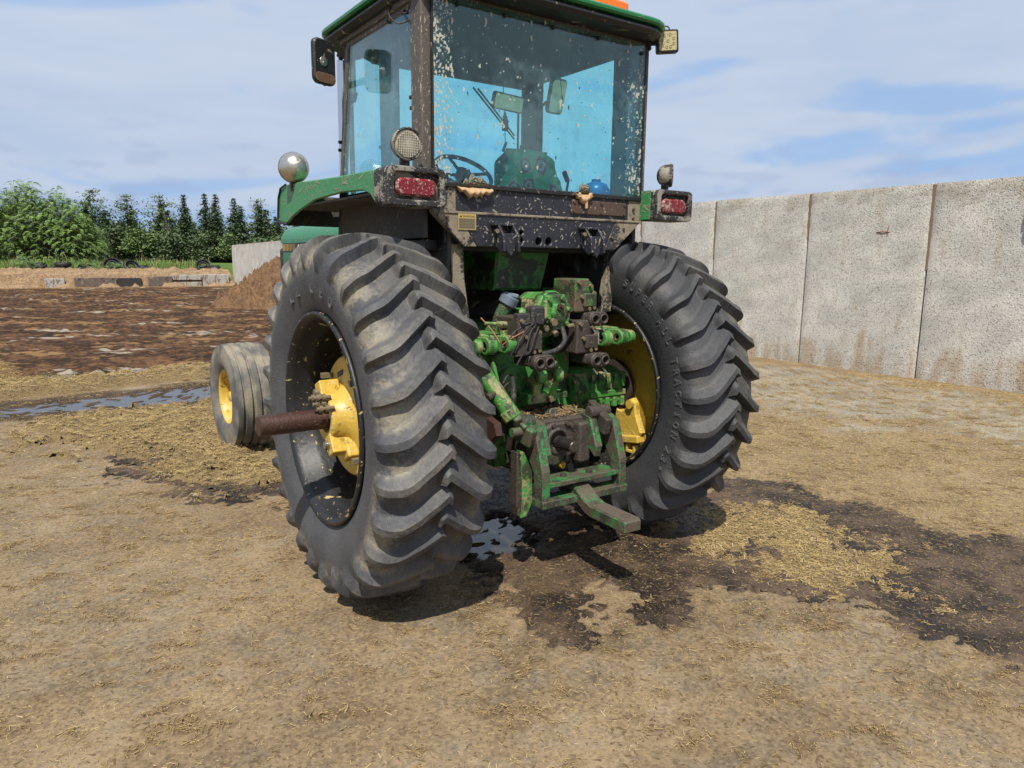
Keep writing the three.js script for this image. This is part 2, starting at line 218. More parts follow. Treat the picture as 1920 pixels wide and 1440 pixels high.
function groundY(x, z) {
  let y = 0.004 * fbm2(x * 0.7, z * 0.7, 3) + 0.0022 * fbm2(x * 5, z * 5, 3) - poolDip(x, z);
  const [, v] = toYard(x, z); y += 1.22 * smooth(-43.2, -46.5, v);
  return y;
}
const wetMask = (x, z) => Math.max(edge('wet', x, z, 0.17, 0.06) * (1 - 0.97 * edge('islet', x, z, 0.4, 0.12)), edge('damp', x, z, 0.35, 0.1));
const clump = (x, z) => smooth(0.20, 0.44, 0.62 * fbm2(x * 1.9 + 31, z * 2.7 + 4, 4) + 0.75 * fbm2(x * 5.5, z * 9, 4));
function axis(a, b, s, lo, hi, grow) { const o = []; for (let x = a; x <= b + 1e-9; x += s) o.push(x); let d = s, x = a; while (x > lo) { d *= grow; x -= d; o.unshift(x); } d = s; x = b; while (x < hi) { d *= grow; x += d; o.push(x); } return o; }
function sheet(xs, zs, fy, fc, keep) { // height field over a grid; fc gives vertex colour; keep drops whole cells
  const nx = xs.length, nz = zs.length, pos = new Float32Array(nx * nz * 3), col = fc ? new Float32Array(nx * nz * 3) : null, uv = new Float32Array(nx * nz * 2), idx = [];
  for (let j = 0; j < nz; j++) for (let i = 0; i < nx; i++) { const k = j * nx + i, x = xs[i], z = zs[j]; pos[3 * k] = x; pos[3 * k + 1] = fy(x, z); pos[3 * k + 2] = z; uv[2 * k] = x; uv[2 * k + 1] = -z; if (fc) { const c = fc(x, z); col[3 * k] = c[0]; col[3 * k + 1] = c[1]; col[3 * k + 2] = c[2]; } }
  for (let j = 0; j < nz - 1; j++) for (let i = 0; i < nx - 1; i++) { if (keep && !keep((xs[i] + xs[i + 1]) / 2, (zs[j] + zs[j + 1]) / 2)) continue; const a = j * nx + i, b = a + 1, c = a + nx, d = c + 1; idx.push(a, c, b, b, c, d); }
  const g = new THREE.BufferGeometry(); g.setAttribute('position', new THREE.BufferAttribute(pos, 3)); g.setAttribute('uv', new THREE.BufferAttribute(uv, 2)); if (col) g.setAttribute('color', new THREE.BufferAttribute(col, 3)); g.setIndex(idx); g.computeVertexNormals(); return g;
}
const span = (a, b, s) => { const o = []; for (let x = a; x <= b + 1e-9; x += s) o.push(x); return o; };
const dirt = (() => { // dusty slab: fine grit, crumbs and pale chips
  const S = 1024, f = pfbm(6, 7, 101), h = pfbm(128, 3, 102), dk = splats(S, 5200, 0.0006, 0.003, 4, 103), lt = splats(S, 5200, 0.0005, 0.0020, 7, 104);
  return { map: tex(S, (u, v, i) => { let k = 0.77 + 0.6 * (f(u, v) - 0.5) + 0.72 * (h(u, v) - 0.5); let c = [k, k * 0.985, k * 0.95]; c = mix3(c, [0.34, 0.27, 0.2], dk[i] * 0.75); return mix3(c, [1, 0.95, 0.78], lt[i] * 0.75); }, 1.7), bumpMap: tex(S, (u, v, i) => 0.45 * h(u, v) + 0.25 * f(u, v) + 0.3 * Math.max(dk[i], lt[i]), 1.7, false), bumpScale: 0.006 };
})();
const C = { tan: [0.262, 0.192, 0.117], grey: [0.262, 0.218, 0.160], brown: [0.150, 0.100, 0.054], gold: [0.30, 0.218, 0.105], grass: [0.10, 0.17, 0.035] };
function zones(x, z, u, v) { if (u < 0.8 || v < -16) return [0, 0, 0]; const n = fbm2(x * 0.5 + 21, z * 0.9, 4), f = smooth(-16, -9, v); return [smooth(1.0, 2.2, u) * smooth(5.3, 4.4, u + 1.5 * n) * f, smooth(4.4, 5.3, u + 1.5 * n) * smooth(8.15, 7.5, u + 0.6 * n) * f, smooth(7.5, 8.1, u + 0.6 * n) * f]; }
function near(k, x, z, w) { const q = BB[k]; return x < q[0] || x > q[1] || z < q[2] || z > q[3] ? 0 : smooth(-w, 0, sd(POLY[k], x, z) + 0.25 * fbm2(x * 1.7, z * 1.7, 3)); }
function groundColor(x, z) {
  const a = fbm2(x * 0.55 + 3, z * 0.8, 5), b = fbm2(x * 2.3, z * 3.1 + 7, 4), [u, v] = toYard(x, z);
  const fine = fbm2(x * 6.5 + 2, z * 8.5, 4);
  let c = mix3(C.tan, C.grey, 0.75 * smooth(-0.2, 0.5, 0.5 * a + 0.5 * b + 0.8 * fine));
  c = mix3(c, C.brown, 0.20 * smooth(0.05, 0.5, 0.3 * fbm2(x * 1.1 - 9, z * 1.7, 4) + 0.4 * b + 0.9 * fine));
  const zn = zones(x, z, u, v); // chaff belt behind the tractor, swept slab beyond it, litter along the wall
  c = mix3(c, C.gold, 0.36 * zn[0] * smooth(-0.45, 0.2, b + 0.7 * fine)); c = mix3(c, [0.33, 0.30, 0.245], 0.85 * zn[1] * smooth(-0.5, 0.0, b + 0.6 * fine)); c = mix3(c, C.gold, 0.6 * zn[2] * smooth(-0.4, 0.1, b + 0.5 * fine));
  const mud = Math.max(near('poolMid', x, z, 0.55), near('poolFar', x, z, 0.5)); c = mix3(c, [0.060, 0.041, 0.029].map((q) => q * (0.75 + 0.8 * (fine + 0.4))), 0.95 * smooth(0.25, 0.6, mud + 0.35 * fine));
  c = mix3(c, C.brown, 0.62 * clump(x, z));
  c = mix3(c, [0.062, 0.043, 0.028], 0.9 * Math.max(wetMask(x, z), 0.75 * edge('wet', x, z, 0.45, 0.28) * (1 - edge('islet', x, z, 0.4, 0.3))));
  if (v < -43) c = mix3(c, C.grass.map((q) => q * (0.8 + 0.5 * (b + 0.5))), smooth(-43, -45.5, v + b));
  return c;
}
structure('ground', sheet(axis(-4, 4.6, 0.032, -330, 330, 1.06), axis(-7.2, -1.2, 0.032, -420, 40, 1.06), groundY, groundColor), new THREE.MeshPhysicalMaterial({ vertexColors: true, ...dirt, roughness: 0.95, specularIntensity: 0.3 }));

// dark trodden manure over the back of the yard, with bare slab showing through in long scrapes
{
  const U0 = -22, U1 = 8.36, V0 = -43.2, V1 = -4.6;
  const cover = (X, Z, u, v) => smooth(-9.0, -10.6, Z + 0.9 * fbm2(X * 0.7, Z * 0.7, 4) + 0.35 * X * 0 - smooth(-2.5, 1.5, X) * 6) * smooth(-5.2, -8.0, v + 1.2 * fbm2(X * 0.6, Z * 0.6, 3));
  const bareAt = (X, Z) => smooth(0.30, 0.46, fbm2(X * 0.20 + 7, Z * 0.40 + 2, 4) + 0.55 * fbm2(X * 1.2, Z * 2.2, 5) - 0.10);
  const yAt = (X, Z) => { const [u, v] = toYard(X, Z); const k = cover(X, Z, u, v); return 0.004 * fbm2(X * 0.7, Z * 0.7, 3) - 0.02 * (1 - k) + 0.012 * k + k * (1 - bareAt(X, Z)) * (0.022 + 0.05 * fbm2(X * 2.1, Z * 2.1, 4)) - 0.06 * pools(X, Z); };
  const us = span(U0, U1, 0.16), vs = span(V0, V1, 0.16), nx = us.length, nz = vs.length, pos = new Float32Array(nx * nz * 3), uv = new Float32Array(nx * nz * 2), idx = [];
  for (let j = 0; j < nz; j++) for (let i = 0; i < nx; i++) { const k = j * nx + i, [X, Z] = yard(us[i], vs[j]); pos.set([X, yAt(X, Z), Z], 3 * k); uv.set([(us[i] - U0) / (U1 - U0), (vs[j] - V0) / (V1 - V0)], 2 * k); }
  for (let j = 0; j < nz - 1; j++) for (let i = 0; i < nx - 1; i++) { const a = j * nx + i; idx.push(a, a + nx, a + 1, a + 1, a + nx, a + nx + 1); }
  const g = new THREE.BufferGeometry(); g.setAttribute('position', new THREE.BufferAttribute(pos, 3)); g.setAttribute('uv', new THREE.BufferAttribute(uv, 2)); g.setIndex(idx); g.computeVertexNormals();
  const S = 2048, fine = pfbm(256, 3, 111), map = tex(S, (s, t) => {
    const [X, Z] = yard(U0 + s * (U1 - U0), V0 + t * (V1 - V0)), a = fbm2(X * 0.55, Z * 0.55, 5), b = fbm2(X * 3.3, Z * 3.0, 3), q = fine(s, t);
    let c = mix3([0.034, 0.020, 0.012], [0.115, 0.060, 0.031], smooth(-0.3, 0.45, 0.7 * a + 0.7 * b + 0.8 * fbm2(X * 9, Z * 9, 2))); c = c.map((w) => w * (0.45 + 1.1 * q));
    c = mix3(c, [0.25, 0.15, 0.062], 0.65 * smooth(0.22, 0.5, fbm2(X * 0.45 + 20, Z * 0.5, 4) + 0.4 * b));
    c = mix3(c, [0.26, 0.22, 0.17].map((w) => w * (0.8 + 0.4 * q)), bareAt(X, Z) * smooth(0.30, 0.5, q + 0.25 * b + 0.12));
    return mix3(c, [0.30, 0.19, 0.085], 0.7 * smooth(-39.5, -42.5, V0 + t * (V1 - V0) + 1.5 * b));
  });
  map.repeat.set(1, 1); const bm = tex(1024, (s, t) => fine(s * 0.5, t * 0.5) * 0.6 + 0.4 * pn(s, t), 1, false); function pn(s, t) { return 0.5 + 0.5 * fbm2(s * 90, t * 110, 3); } bm.repeat.set(1, 1);
  const m = structure('manure_floor', g, new THREE.MeshPhysicalMaterial({ map, bumpMap: bm, bumpScale: 0.05, roughness: 0.97, specularIntensity: 0.2 })); void m;
}
// wet manure under and behind the tractor, and the damp streak by the hay
const wetMap = (() => { const S = 1024, f = pfbm(8, 6, 121), h = pfbm(128, 3, 122), lt = splats(S, 1500, 0.0006, 0.003, 6, 123), dk = splats(S, 1500, 0.001, 0.005, 4, 124);
  return { map: tex(S, (u, v, i) => { let c = mix3([0.022, 0.016, 0.012], [0.092, 0.060, 0.038], smooth(0.3, 0.75, f(u, v))); c = c.map((w) => w * (0.6 + 0.8 * h(u, v))); c = mix3(c, [0.010, 0.008, 0.007], dk[i] * 0.6); return mix3(c, [0.26, 0.19, 0.10], lt[i] * 0.7); }, 1.3), bumpMap: tex(S, (u, v, i) => 0.4 * h(u, v) + 0.3 * f(u, v) + 0.3 * Math.max(lt[i], dk[i]), 1.3, false), bumpScale: 0.010 }; })();
const wetY = (x, z) => groundY(x, z) + wetMask(x, z) * (0.022 + 0.010 * fbm2(x * 4, z * 4, 4) + 0.008 * fbm2(x * 17, z * 17, 3)) * (1 - 0.8 * edge('poolNear', x, z, 0.12, 0.06)) - 0.006;
function stuffMesh(name, geo, mat, label, cat) { const m = shade(new THREE.Mesh(geo, mat)); m.name = name; tag(m, label, cat, null, 'stuff'); scene.add(m); return m; }
stuffMesh('wet_manure', join(sheet(span(-1.2, 4.6, 0.024), span(-6, -2.3, 0.024), wetY, null, (x, z) => wetMask(x, z) > 0.01), sheet(span(-3.8, -1, 0.03), span(-6.6, -4.4, 0.03), wetY, null, (x, z) => wetMask(x, z) > 0.01)), new THREE.MeshPhysicalMaterial({ ...wetMap, roughness: 0.55, specularIntensity: 0.6 }), 'dark wet manure spread on the slab under and behind the tractor', 'manure');
{ // standing liquid
  const wm = std({ color: rgb(0.022, 0.017, 0.013), roughness: 0.04 });
  const flat = (k, y, r) => { const b = BB[k]; return sheet(span(b[0] + r, b[1] - r, 0.1), span(b[2] + r, b[3] - r, 0.1), () => y, null, (x, z) => sd(POLY[k], x, z) > -0.55); };
  structure('puddle', flat('poolFar', -0.012, 0.2), wm); structure('puddle_001', flat('poolMid', -0.012, 0.2), wm); structure('puddle_002', flat('poolNear', -0.009, 0.55), wm);
}
// straw and hay mats
const strawMap = (() => { const S = 1024, a = splats(S, 9000, 0.0007, 0.0016, 22, 131), b = splats(S, 5000, 0.0007, 0.0016, 22, 132), f = pfbm(6, 5, 133);
  return { map: tex(S, (u, v, i) => { let c = mix3([0.115, 0.075, 0.032], [0.19, 0.13, 0.055], f(u, v)); c = mix3(c, [0.42, 0.31, 0.13], a[i] * 0.85); return mix3(c, [0.55, 0.43, 0.2], b[i] * 0.8); }, 0.9), bumpMap: tex(S, (u, v, i) => 0.5 * a[i] + 0.5 * b[i], 0.9, false), bumpScale: 0.010 }; })();
M.straw = std({ ...strawMap, roughness: 0.85 });
const lump = (x, z) => fbm2(x * 1.9 + 2, z * 1.9, 4);
const hayMask = (x, z) => edge('hay', x, z, 0.55, 0.22) * smooth(-0.5, -0.05, fbm2(x * 1.4 + 6, z * 2.2, 4) + 0.12);
const hayY = (x, z) => groundY(x, z) + hayMask(x, z) * (0.06 + 0.11 * lump(x, z) + 0.03 * fbm2(x * 8, z * 8, 3)) - 0.016;
const bermM = (x, z) => { const b = BB.berm; return x < b[0] || x > b[1] || z < b[2] || z > b[3] ? 0 : smooth(-0.12, 0.42, sd(POLY.berm, x, z) + 0.2 * fbm2(x * 1.5, z * 1.5, 3)); };
const heapM = (x, z) => { const b = BB.heap; return x < b[0] || x > b[1] || z < b[2] || z > b[3] ? 0 : smooth(-0.1, 0.9, sd(POLY.heap, x, z) + 0.25 * fbm2(x * 1.3, z * 1.3, 3)); };
const bermY = (x, z) => -0.05 + bermM(x, z) * (0.15 + 0.08 * lump(x * 1.2, z * 1.2) + 0.03 * fbm2(x * 6, z * 6, 3));
const heapY = (x, z) => -0.05 + heapM(x, z) * (0.20 + 0.10 * lump(x, z) + 0.03 * fbm2(x * 6, z * 6, 3));
const isletY = (x, z) => groundY(x, z) + edge('islet', x, z, 0.42, 0.14) * (0.022 + 0.02 * lump(x * 2, z * 2)) - 0.010;
stuffMesh('hay_mat', sheet(span(-5.3, -1, 0.035), span(-8.6, -4.5, 0.035), hayY, null, (x, z) => hayMask(x, z) > 0.01), M.straw, 'flattened golden hay lying around the front tyre of the tractor', 'hay');
stuffMesh('straw_ridge', sheet(span(-9.8, -2, 0.05), span(-11.4, -6.6, 0.05), bermY, null, (x, z) => bermM(x, z) > 0.01), M.straw, 'low ridge of tan straw lying between two puddles', 'straw');
stuffMesh('straw_heap', sheet(span(-10.2, -6, 0.05), span(-12.2, -8, 0.05), heapY, null, (x, z) => heapM(x, z) > 0.01), std({ ...strawMap, color: rgb(0.95, 0.78, 0.55), roughness: 0.88 }), 'small orange brown straw mound beside the far puddle', 'straw');
stuffMesh('straw_mat', sheet(span(0.4, 2.8, 0.03), span(-5, -2.9, 0.03), isletY, null, (x, z) => edge('islet', x, z, 0.42, 0.14) > 0.01), M.straw, 'pale straw lying in the dark wet manure behind the right rear tyre', 'straw');
const topY = (x, z) => Math.max(groundY(x, z), z > -6.7 ? wetY(x, z) : -9, x < -1 && z < -4.4 && z > -8.6 ? hayY(x, z) : -9, x < -1.9 && z < -6.5 ? Math.max(bermY(x, z), heapY(x, z)) : -9, x > 0.4 && x < 2.8 && z > -5 && z < -2.9 ? isletY(x, z) : -9);

// loose chaff and straw stems
{
  const R = rngOf(141), items = [], dark = [], m4 = new THREE.Matrix4(), q = new THREE.Quaternion(), e = new THREE.Euler();
  // masks looked up on a 3 cm grid
  const GX = -8.6, GZ = -12.1, ST = 0.03, GW = Math.ceil(17.2 / ST), GH = Math.ceil(11.1 / ST), grid = new Float32Array(GW * GH * 6);
  for (let j = 0; j < GH; j++) for (let i = 0; i < GW; i++) { const x = GX + i * ST, z = GZ + j * ST; if (Math.abs(x) > -z * 0.80 + 1) continue; const wet = wetMask(x, z), mats = Math.max(hayMask(x, z), bermM(x, z), heapM(x, z), Math.max(edge('islet', x, z, 0.42, 0.14), 0.5 * edge('islet', x, z, 0.7, 0.45))), cl = clump(x, z), o = (j * GW + i) * 6, [u, v] = toYard(x, z), zn = zones(x, z, u, v);
    let den = 0.06 + 0.20 * smooth(-0.2, 0.4, fbm2(x * 1.3, z * 1.3 + 3, 3)) + 1.0 * cl + 0.28 * zn[0] + 0.05 * zn[1] + 0.5 * zn[2];
    den = Math.max(lerp(den, 0.40, wet), 0.75 * (1 - wet) * edge('wet', x, z, 0.5, 0.32)); den = Math.max(den, mats) * (1 - 0.97 * pools(x, z)); if (z < -10.4 && mats < 0.2) den *= 0.25; if (u > 8.3) den = 0;
    grid[o] = wet; grid[o + 1] = mats; grid[o + 2] = cl; grid[o + 3] = den; grid[o + 4] = topY(x, z); grid[o + 5] = edge('wet', x, z, 0.5, 0.32); }
  for (let k = 0; k < 1150000; k++) {
    const x = -8.5 + 17 * R(), z = -12 + 10.9 * R() ** 0.62, d = -z; if (Math.abs(x) > d * 0.80 + 0.9) continue;
    const o = (Math.round((z - GZ) / ST) * GW + Math.round((x - GX) / ST)) * 6, wet = grid[o], mats = grid[o + 1], cl = grid[o + 2]; if (R() > grid[o + 3]) continue;
    const big = R(), s = (0.005 + 0.022 * big ** 4) * (1 + 0.7 * mats) * (1 + 0.10 * d), w = (0.0008 + 0.0010 * R()) * (1 + 0.16 * d);
    const y = grid[o + 4] + w * 0.6 + (1.3 * cl + mats) * 0.014 * R() * R();
    e.set((R() - 0.5) * 0.3, R() * 6.28, (R() - 0.5) * (0.25 + 0.5 * mats)); q.setFromEuler(e);
    m4.compose(V(x, y, z), q, V(s, w, w * (1 + R())));
    const t = R(); let c = t < 0.5 ? [0.40, 0.29, 0.12] : t < 0.78 ? [0.52, 0.41, 0.20] : t < 0.93 ? [0.24, 0.15, 0.06] : [0.66, 0.56, 0.34];
    c = mix3(c, [0.12, 0.075, 0.032], 0.75 * cl * R() + 0.25 * R() * (1 - mats)); c = mix3(c, [0.38, 0.245, 0.095], 0.35); if ((wet > 0.5 || R() < grid[o + 5] * 0.85) && mats < 0.3) c = mix3(c, [0.05, 0.032, 0.02], 0.25 + 0.7 * R());
    items.push([m4.clone(), c]);
  }
  const g = new THREE.CylinderGeometry(0.5, 0.42, 1, 4, 1, true); g.rotateZ(Math.PI / 2);
  const im = new THREE.InstancedMesh(g, std({ roughness: 0.8 }), items.length); items.forEach(([m, c], i) => { im.setMatrixAt(i, m); im.setColorAt(i, rgb(...c)); });
  im.name = 'chaff'; shade(im); tag(im, 'loose chopped straw and chaff scattered over the concrete yard', 'chaff', null, 'stuff'); scene.add(im); void dark;
  console.log('chaff', items.length);
}

// ---------------------------------------------------------------- concrete bunker wall of upright panels
{
  const S = 2048, f = pfbm(5, 6, 151), h = pfbm(200, 3, 152), dk = splats(S, 16000, 0.0008, 0.0030, 1.2, 153), lt = splats(S, 14000, 0.0010, 0.0030, 1.0, 154), bn = splats(S, 900, 0.001, 0.0035, 1, 155);
  const map = tex(S, (u, v, i) => { let k = 0.645 + 0.26 * (f(u, v) - 0.5) + 0.30 * (h(u, v) - 0.5); let c = [k, k * 0.965, k * 0.89]; c = mix3(c, [0.17, 0.165, 0.155], dk[i] * 0.7); c = mix3(c, [0.86, 0.83, 0.76], lt[i] * 0.7); return mix3(c, [0.32, 0.22, 0.13], bn[i] * 0.6); }, 2.3);
  const bumpMap = tex(1024, (u, v) => { const i = Math.floor(v * S) * S + Math.floor(u * S); return 0.45 + 0.4 * lt[i] - 0.4 * dk[i] + 0.15 * h(u, v); }, 2.3, false);
  const pm = std({ map, bumpMap, bumpScale: 0.012, roughness: 0.9, vertexColors: true });
  const wall = thing('concrete_wall', [TX + cP * 8.4, 0, TZ - sP * 8.4], PHI, 'tall grey exposed aggregate concrete wall of upright panels along the yard', 'wall');
  const joints = []; for (let z = 1.99; z > -44; z -= 1.93) joints.push(z);
  const filler = std({ ...coated([0.22, 0.15, 0.095], { seed: 156, mud: 0.2, fleck: 200, grime: 0.2, S: 512, tile: 0.4 }), roughness: 0.9 }), gap = std({ color: rgb(0.035, 0.03, 0.026), roughness: 1 });
  for (let k = 0; k < joints.length - 1; k++) {
    const z1 = joints[k], z0 = joints[k + 1], H = (z) => lerp(2.795, 2.43, clamp((-z - 8) / 36)), far = k > 6;
    const ny = far ? 10 : 44, nz = far ? 8 : 30, pos = [], col = [], uv = [], idx = [], g = 0.011;
    const P = (a, b) => { // front face point, edges eased back
      const z = lerp(z1 - g, z0 + g, a), y = lerp(-0.1, H(z), b), da = Math.min(a, 1 - a) * 1.93, db = (1 - b) * 2.8, back = 0.02 * smooth(0.035, 0, da) + 0.02 * smooth(0.03, 0, db);
      pos.push(back + 0.006 * fbm2(z * 0.8 + k * 3, y * 0.8, 3), y, z); uv.push(z + k * 0.71, y);
      const n = fbm2(z * 1.2, y * 2.2, 4), n5 = fbm2(z * 6, y * 0.7 + 3, 4); let c = [0.86, 0.85, 0.83].map((w) => w * (0.93 + 0.25 * n));
      c = mix3(c, [0.54, 0.42, 0.29], 0.75 * smooth(0.0, 0.45, 0.46 - y + 0.5 * n + 0.5 * n5) * smooth(-0.5, 0.2, n5 + 0.15)); // brown splash stains along the foot
      c = mix3(c, [0.52, 0.49, 0.44], 0.8 * smooth(0.0, 0.22, y - H(z) + 0.18 + 0.5 * n + (z > -1.8 ? 0.12 : 0))); // lichen-dark top edge
      c = mix3(c, [0.62, 0.47, 0.33], 0.35 * smooth(0.34, 0.5, n5 + 0.25 * n));
      col.push(...c);
    };
    for (let j = 0; j <= ny; j++) for (let i = 0; i <= nz; i++) P(i / nz < 0.02 ? 0 : i / nz, j / ny);
    const at = (i, j) => j * (nz + 1) + i; for (let j = 0; j < ny; j++) for (let i = 0; i < nz; i++) idx.push(at(i, j), at(i + 1, j), at(i, j + 1), at(i + 1, j), at(i + 1, j + 1), at(i, j + 1));
    const base = pos.length / 3; // back, top and ends close the slab
    const ring = []; for (let j = 0; j <= ny; j++) ring.push(at(0, j)); for (let i = 1; i <= nz; i++) ring.push(at(i, ny)); for (let j = ny - 1; j >= 0; j--) ring.push(at(nz, j));
    ring.forEach((r) => { for (const dx of [0, 0.19]) { pos.push(pos[3 * r] + dx, pos[3 * r + 1], pos[3 * r + 2]); uv.push(pos[3 * r + 2] + dx + 0.3, pos[3 * r + 1] + dx); col.push(0.62, 0.6, 0.56); } });
    for (let i = 0; i < ring.length - 1; i++) { const a = base + 2 * i; idx.push(a, a + 2, a + 1, a + 1, a + 2, a + 3); }
    const b0 = base + 1, bN = base + 2 * (ring.length - 1) + 1; for (let i = 1; i < ring.length - 1; i++) idx.push(b0, base + 2 * i + 1, base + 2 * (i + 1) + 1); void bN;
    const ge = new THREE.BufferGeometry(); ge.setAttribute('position', new THREE.Float32BufferAttribute(pos, 3)); ge.setAttribute('uv', new THREE.Float32BufferAttribute(uv, 2)); ge.setAttribute('color', new THREE.Float32BufferAttribute(col, 3)); ge.setIndex(idx); ge.computeVertexNormals();
    const m = shade(new THREE.Mesh(ge, pm)); m.name = 'panel'; wall.add(m);
    if (k) { // the joint: a recessed dark seam, and crumbling brown filler in its upper part
      part(wall, 'joint', box(0.05, 0.12, 0, 2.6, z1 - 0.02, z1 + 0.02, 0), gap);
      if (k < 7) { const top = H(z1) - 0.01, len = 0.55 + 0.8 * ((k * 7) % 5) / 5, pts = [], pr = []; for (let i = 0; i <= 12; i++) { const y = top - (len * i) / 12, w = (0.019 + 0.013 * n2(i * 0.9, k)) * (1 - 0.4 * (i / 12) ** 3); pts.push([z1 - w, y]); pr.unshift([z1 + w * 0.9, y - 0.01]); } part(wall, 'joint_filler', ext('x', [...pts, ...pr], 0.008, 0.05, 0), filler); }
    }
  }
  const rust = std({ color: rgb(0.22, 0.07, 0.025), roughness: 0.9 }), hook = part(wall, 'lifting_loop', [tube([[0.012, 2.13, -2.42], [-0.006, 2.14, -2.50], [-0.006, 2.14, -2.60], [0.012, 2.13, -2.68]], 0.006, 6), tube([[0.01, 2.25, -2.47], [-0.002, 2.14, -2.48], [0.01, 2.03, -2.48]], 0.005, 6)], rust, 'rusty steel loop cast into a panel'); void hook;
}

// ---------------------------------------------------------------- tractor
const tractor = new THREE.Group(); tractor.name = 'tractor'; tractor.position.set(TX, 0, TZ); tractor.rotation.y = PHI; scene.add(tractor);
tag(tractor, 'muddy green and yellow farm tractor with glazed cab and ribbed rear tyres', 'tractor');
const grp = (parent, name, x = 0, y = 0, z = 0) => { const g = new THREE.Group(); g.name = name; g.position.set(x, y, z); parent.add(g); return g; };

// rear tyre: carcass and chevron lugs moulded as one; s runs across the section, theta round the wheel
function rearTyre(dustBase, dark) {
  const ctrl = [[-0.198, 0.497], [-0.222, 0.54], [-0.250, 0.63], [-0.256, 0.71], [-0.240, 0.772], [-0.200, 0.809], [-0.10, 0.829], [0, 0.835]];
  const pts = [...ctrl, ...ctrl.slice(0, -1).reverse().map(([x, r]) => [-x, r])];
  const cv = new THREE.CatmullRomCurve3(pts.map(([x, r]) => V(x, r, 0)), false, 'centripetal'), NS = 150, prof = cv.getSpacedPoints(NS), L = cv.getLength();
  const N = 28, PIT = (2 * Math.PI) / N, offs = [0, 0.04, 0.08, 0.08, 0.1, 0.13, 0.16, 0.2, 0.24, 0.28, 0.32, 0.346, 0.346, 0.36, 0.378, 0.395, 0.411, 0.411, 0.44, 0.47, 0.5, 0.54, 0.58, 0.58, 0.6, 0.63, 0.66, 0.7, 0.74, 0.78, 0.82, 0.846, 0.846, 0.86, 0.878, 0.895, 0.911, 0.911, 0.94, 0.97]; // doubled columns make hard lug edges
  const th = []; for (let k = 0; k < N; k++) for (const o of offs) th.push((k + o) * PIT); th.push(2 * Math.PI);
  const nT = th.length, nS = NS + 1, pos = new Float32Array(nT * nS * 3), col = new Float32Array(nT * nS * 3), uv = new Float32Array(nT * nS * 2), idx = [];
  for (let j = 0; j < nS; j++) {
    const p = prof[j], q0 = prof[Math.max(j - 1, 0)], q1 = prof[Math.min(j + 1, NS)], tx = q1.x - q0.x, ty = q1.y - q0.y, tl = Math.hypot(tx, ty), nx = -ty / tl, nr = tx / tl;
    const l = ((j / NS) - 0.5) * L, t = Math.abs(l), side = l < 0 ? -1 : 1;
    const kn = 0.012 * Math.log(1 + Math.exp((t - 0.170) / 0.012)), shear = -(0.92 * (t - kn) + 0.25 * Math.min(kn, 0.07));
    for (let i = 0; i < nT; i++) {
      const a = th[i], u = a / PIT; let h = 0;
      for (const row of [-1, 1]) {
        const tt = row * l; let f = u - (row < 0 ? 0 : 0.5); f -= Math.round(f); // distance to this row's nearest lug, in pitches
        const along = clamp((tt + 0.036) / 0.014) * clamp((0.325 - tt) / 0.062); if (along <= 0) continue;
        const w = 0.0172, d = Math.abs(f) * PIT * 0.86, core = f < 0 ? 1 - clamp((d - w) / 0.0125) : 1 - 0.86 * clamp((d - w * 0.9) / 0.044) - 0.14 * clamp((d - w * 0.9 - 0.036) / 0.03);
        h = Math.max(h, along * core * lerp(0.052, 0.055, smooth(0.1, 0.25, tt)));
      }
      const A = a + shear, wob = 0.0012 * smooth(0.36, 0.28, t) * n3(Math.cos(A) * 3, Math.sin(A) * 3, l * 6), wear = h > 0.04 ? 0.0018 * n3(Math.cos(A) * 9, Math.sin(A) * 9, l * 14) : 0;
      const hh = h + wob + wear, x = p.x + nx * hh * 0.6, r = p.y + nr * hh, k = j * nT + i;
      pos[3 * k] = x; pos[3 * k + 1] = r * Math.sin(A); pos[3 * k + 2] = r * Math.cos(A); uv[2 * k] = a * 0.8; uv[2 * k + 1] = j / NS * L;
      const tread = smooth(0.36, 0.28, t), nn = fbm3(x * 3 + 9, r * Math.sin(A) * 3, r * Math.cos(A) * 3, 4), gr = n3(x * 40, r * Math.sin(A) * 40, r * Math.cos(A) * 40);
      const between = tread * (1 - smooth(0.004, 0.03, h)), onlug = tread * smooth(0.04, 0.056, h);
      const dust = clamp(dustBase[side < 0 ? 0 : 1] * (0.03 + tread * 0.10 + 0.55 * between * smooth(0.06, 0.22, t) + 0.14 * onlug) * smooth(-0.35, 0.35, nn + 0.25 * gr) * 1.5);
      const c = mix3([0.062, 0.063, 0.068].map((w) => w * dark * (1 + 0.22 * nn)), [0.235, 0.205, 0.145], dust); col[3 * k] = c[0] * 1.3; col[3 * k + 1] = c[1] * 1.3; col[3 * k + 2] = c[2] * 1.3;
    }
  }
  for (let j = 0; j < NS; j++) for (let i = 0; i < nT - 1; i++) { if (th[i + 1] - th[i] < 1e-9) continue; const a = j * nT + i; idx.push(a, a + 1, a + nT, a + 1, a + nT + 1, a + nT); }
  const g = new THREE.BufferGeometry(); g.setAttribute('position', new THREE.BufferAttribute(pos, 3)); g.setAttribute('uv', new THREE.BufferAttribute(uv, 2)); g.setAttribute('color', new THREE.BufferAttribute(col, 3)); g.setIndex(idx); g.computeVertexNormals();
  { const n = g.attributes.normal; for (let j = 0; j < nS; j++) { const a = j * nT, b = a + nT - 1, v = V(n.getX(a) + n.getX(b), n.getY(a) + n.getY(b), n.getZ(a) + n.getZ(b)).normalize(); n.setXYZ(a, v.x, v.y, v.z); n.setXYZ(b, v.x, v.y, v.z); } }
  return g;
}
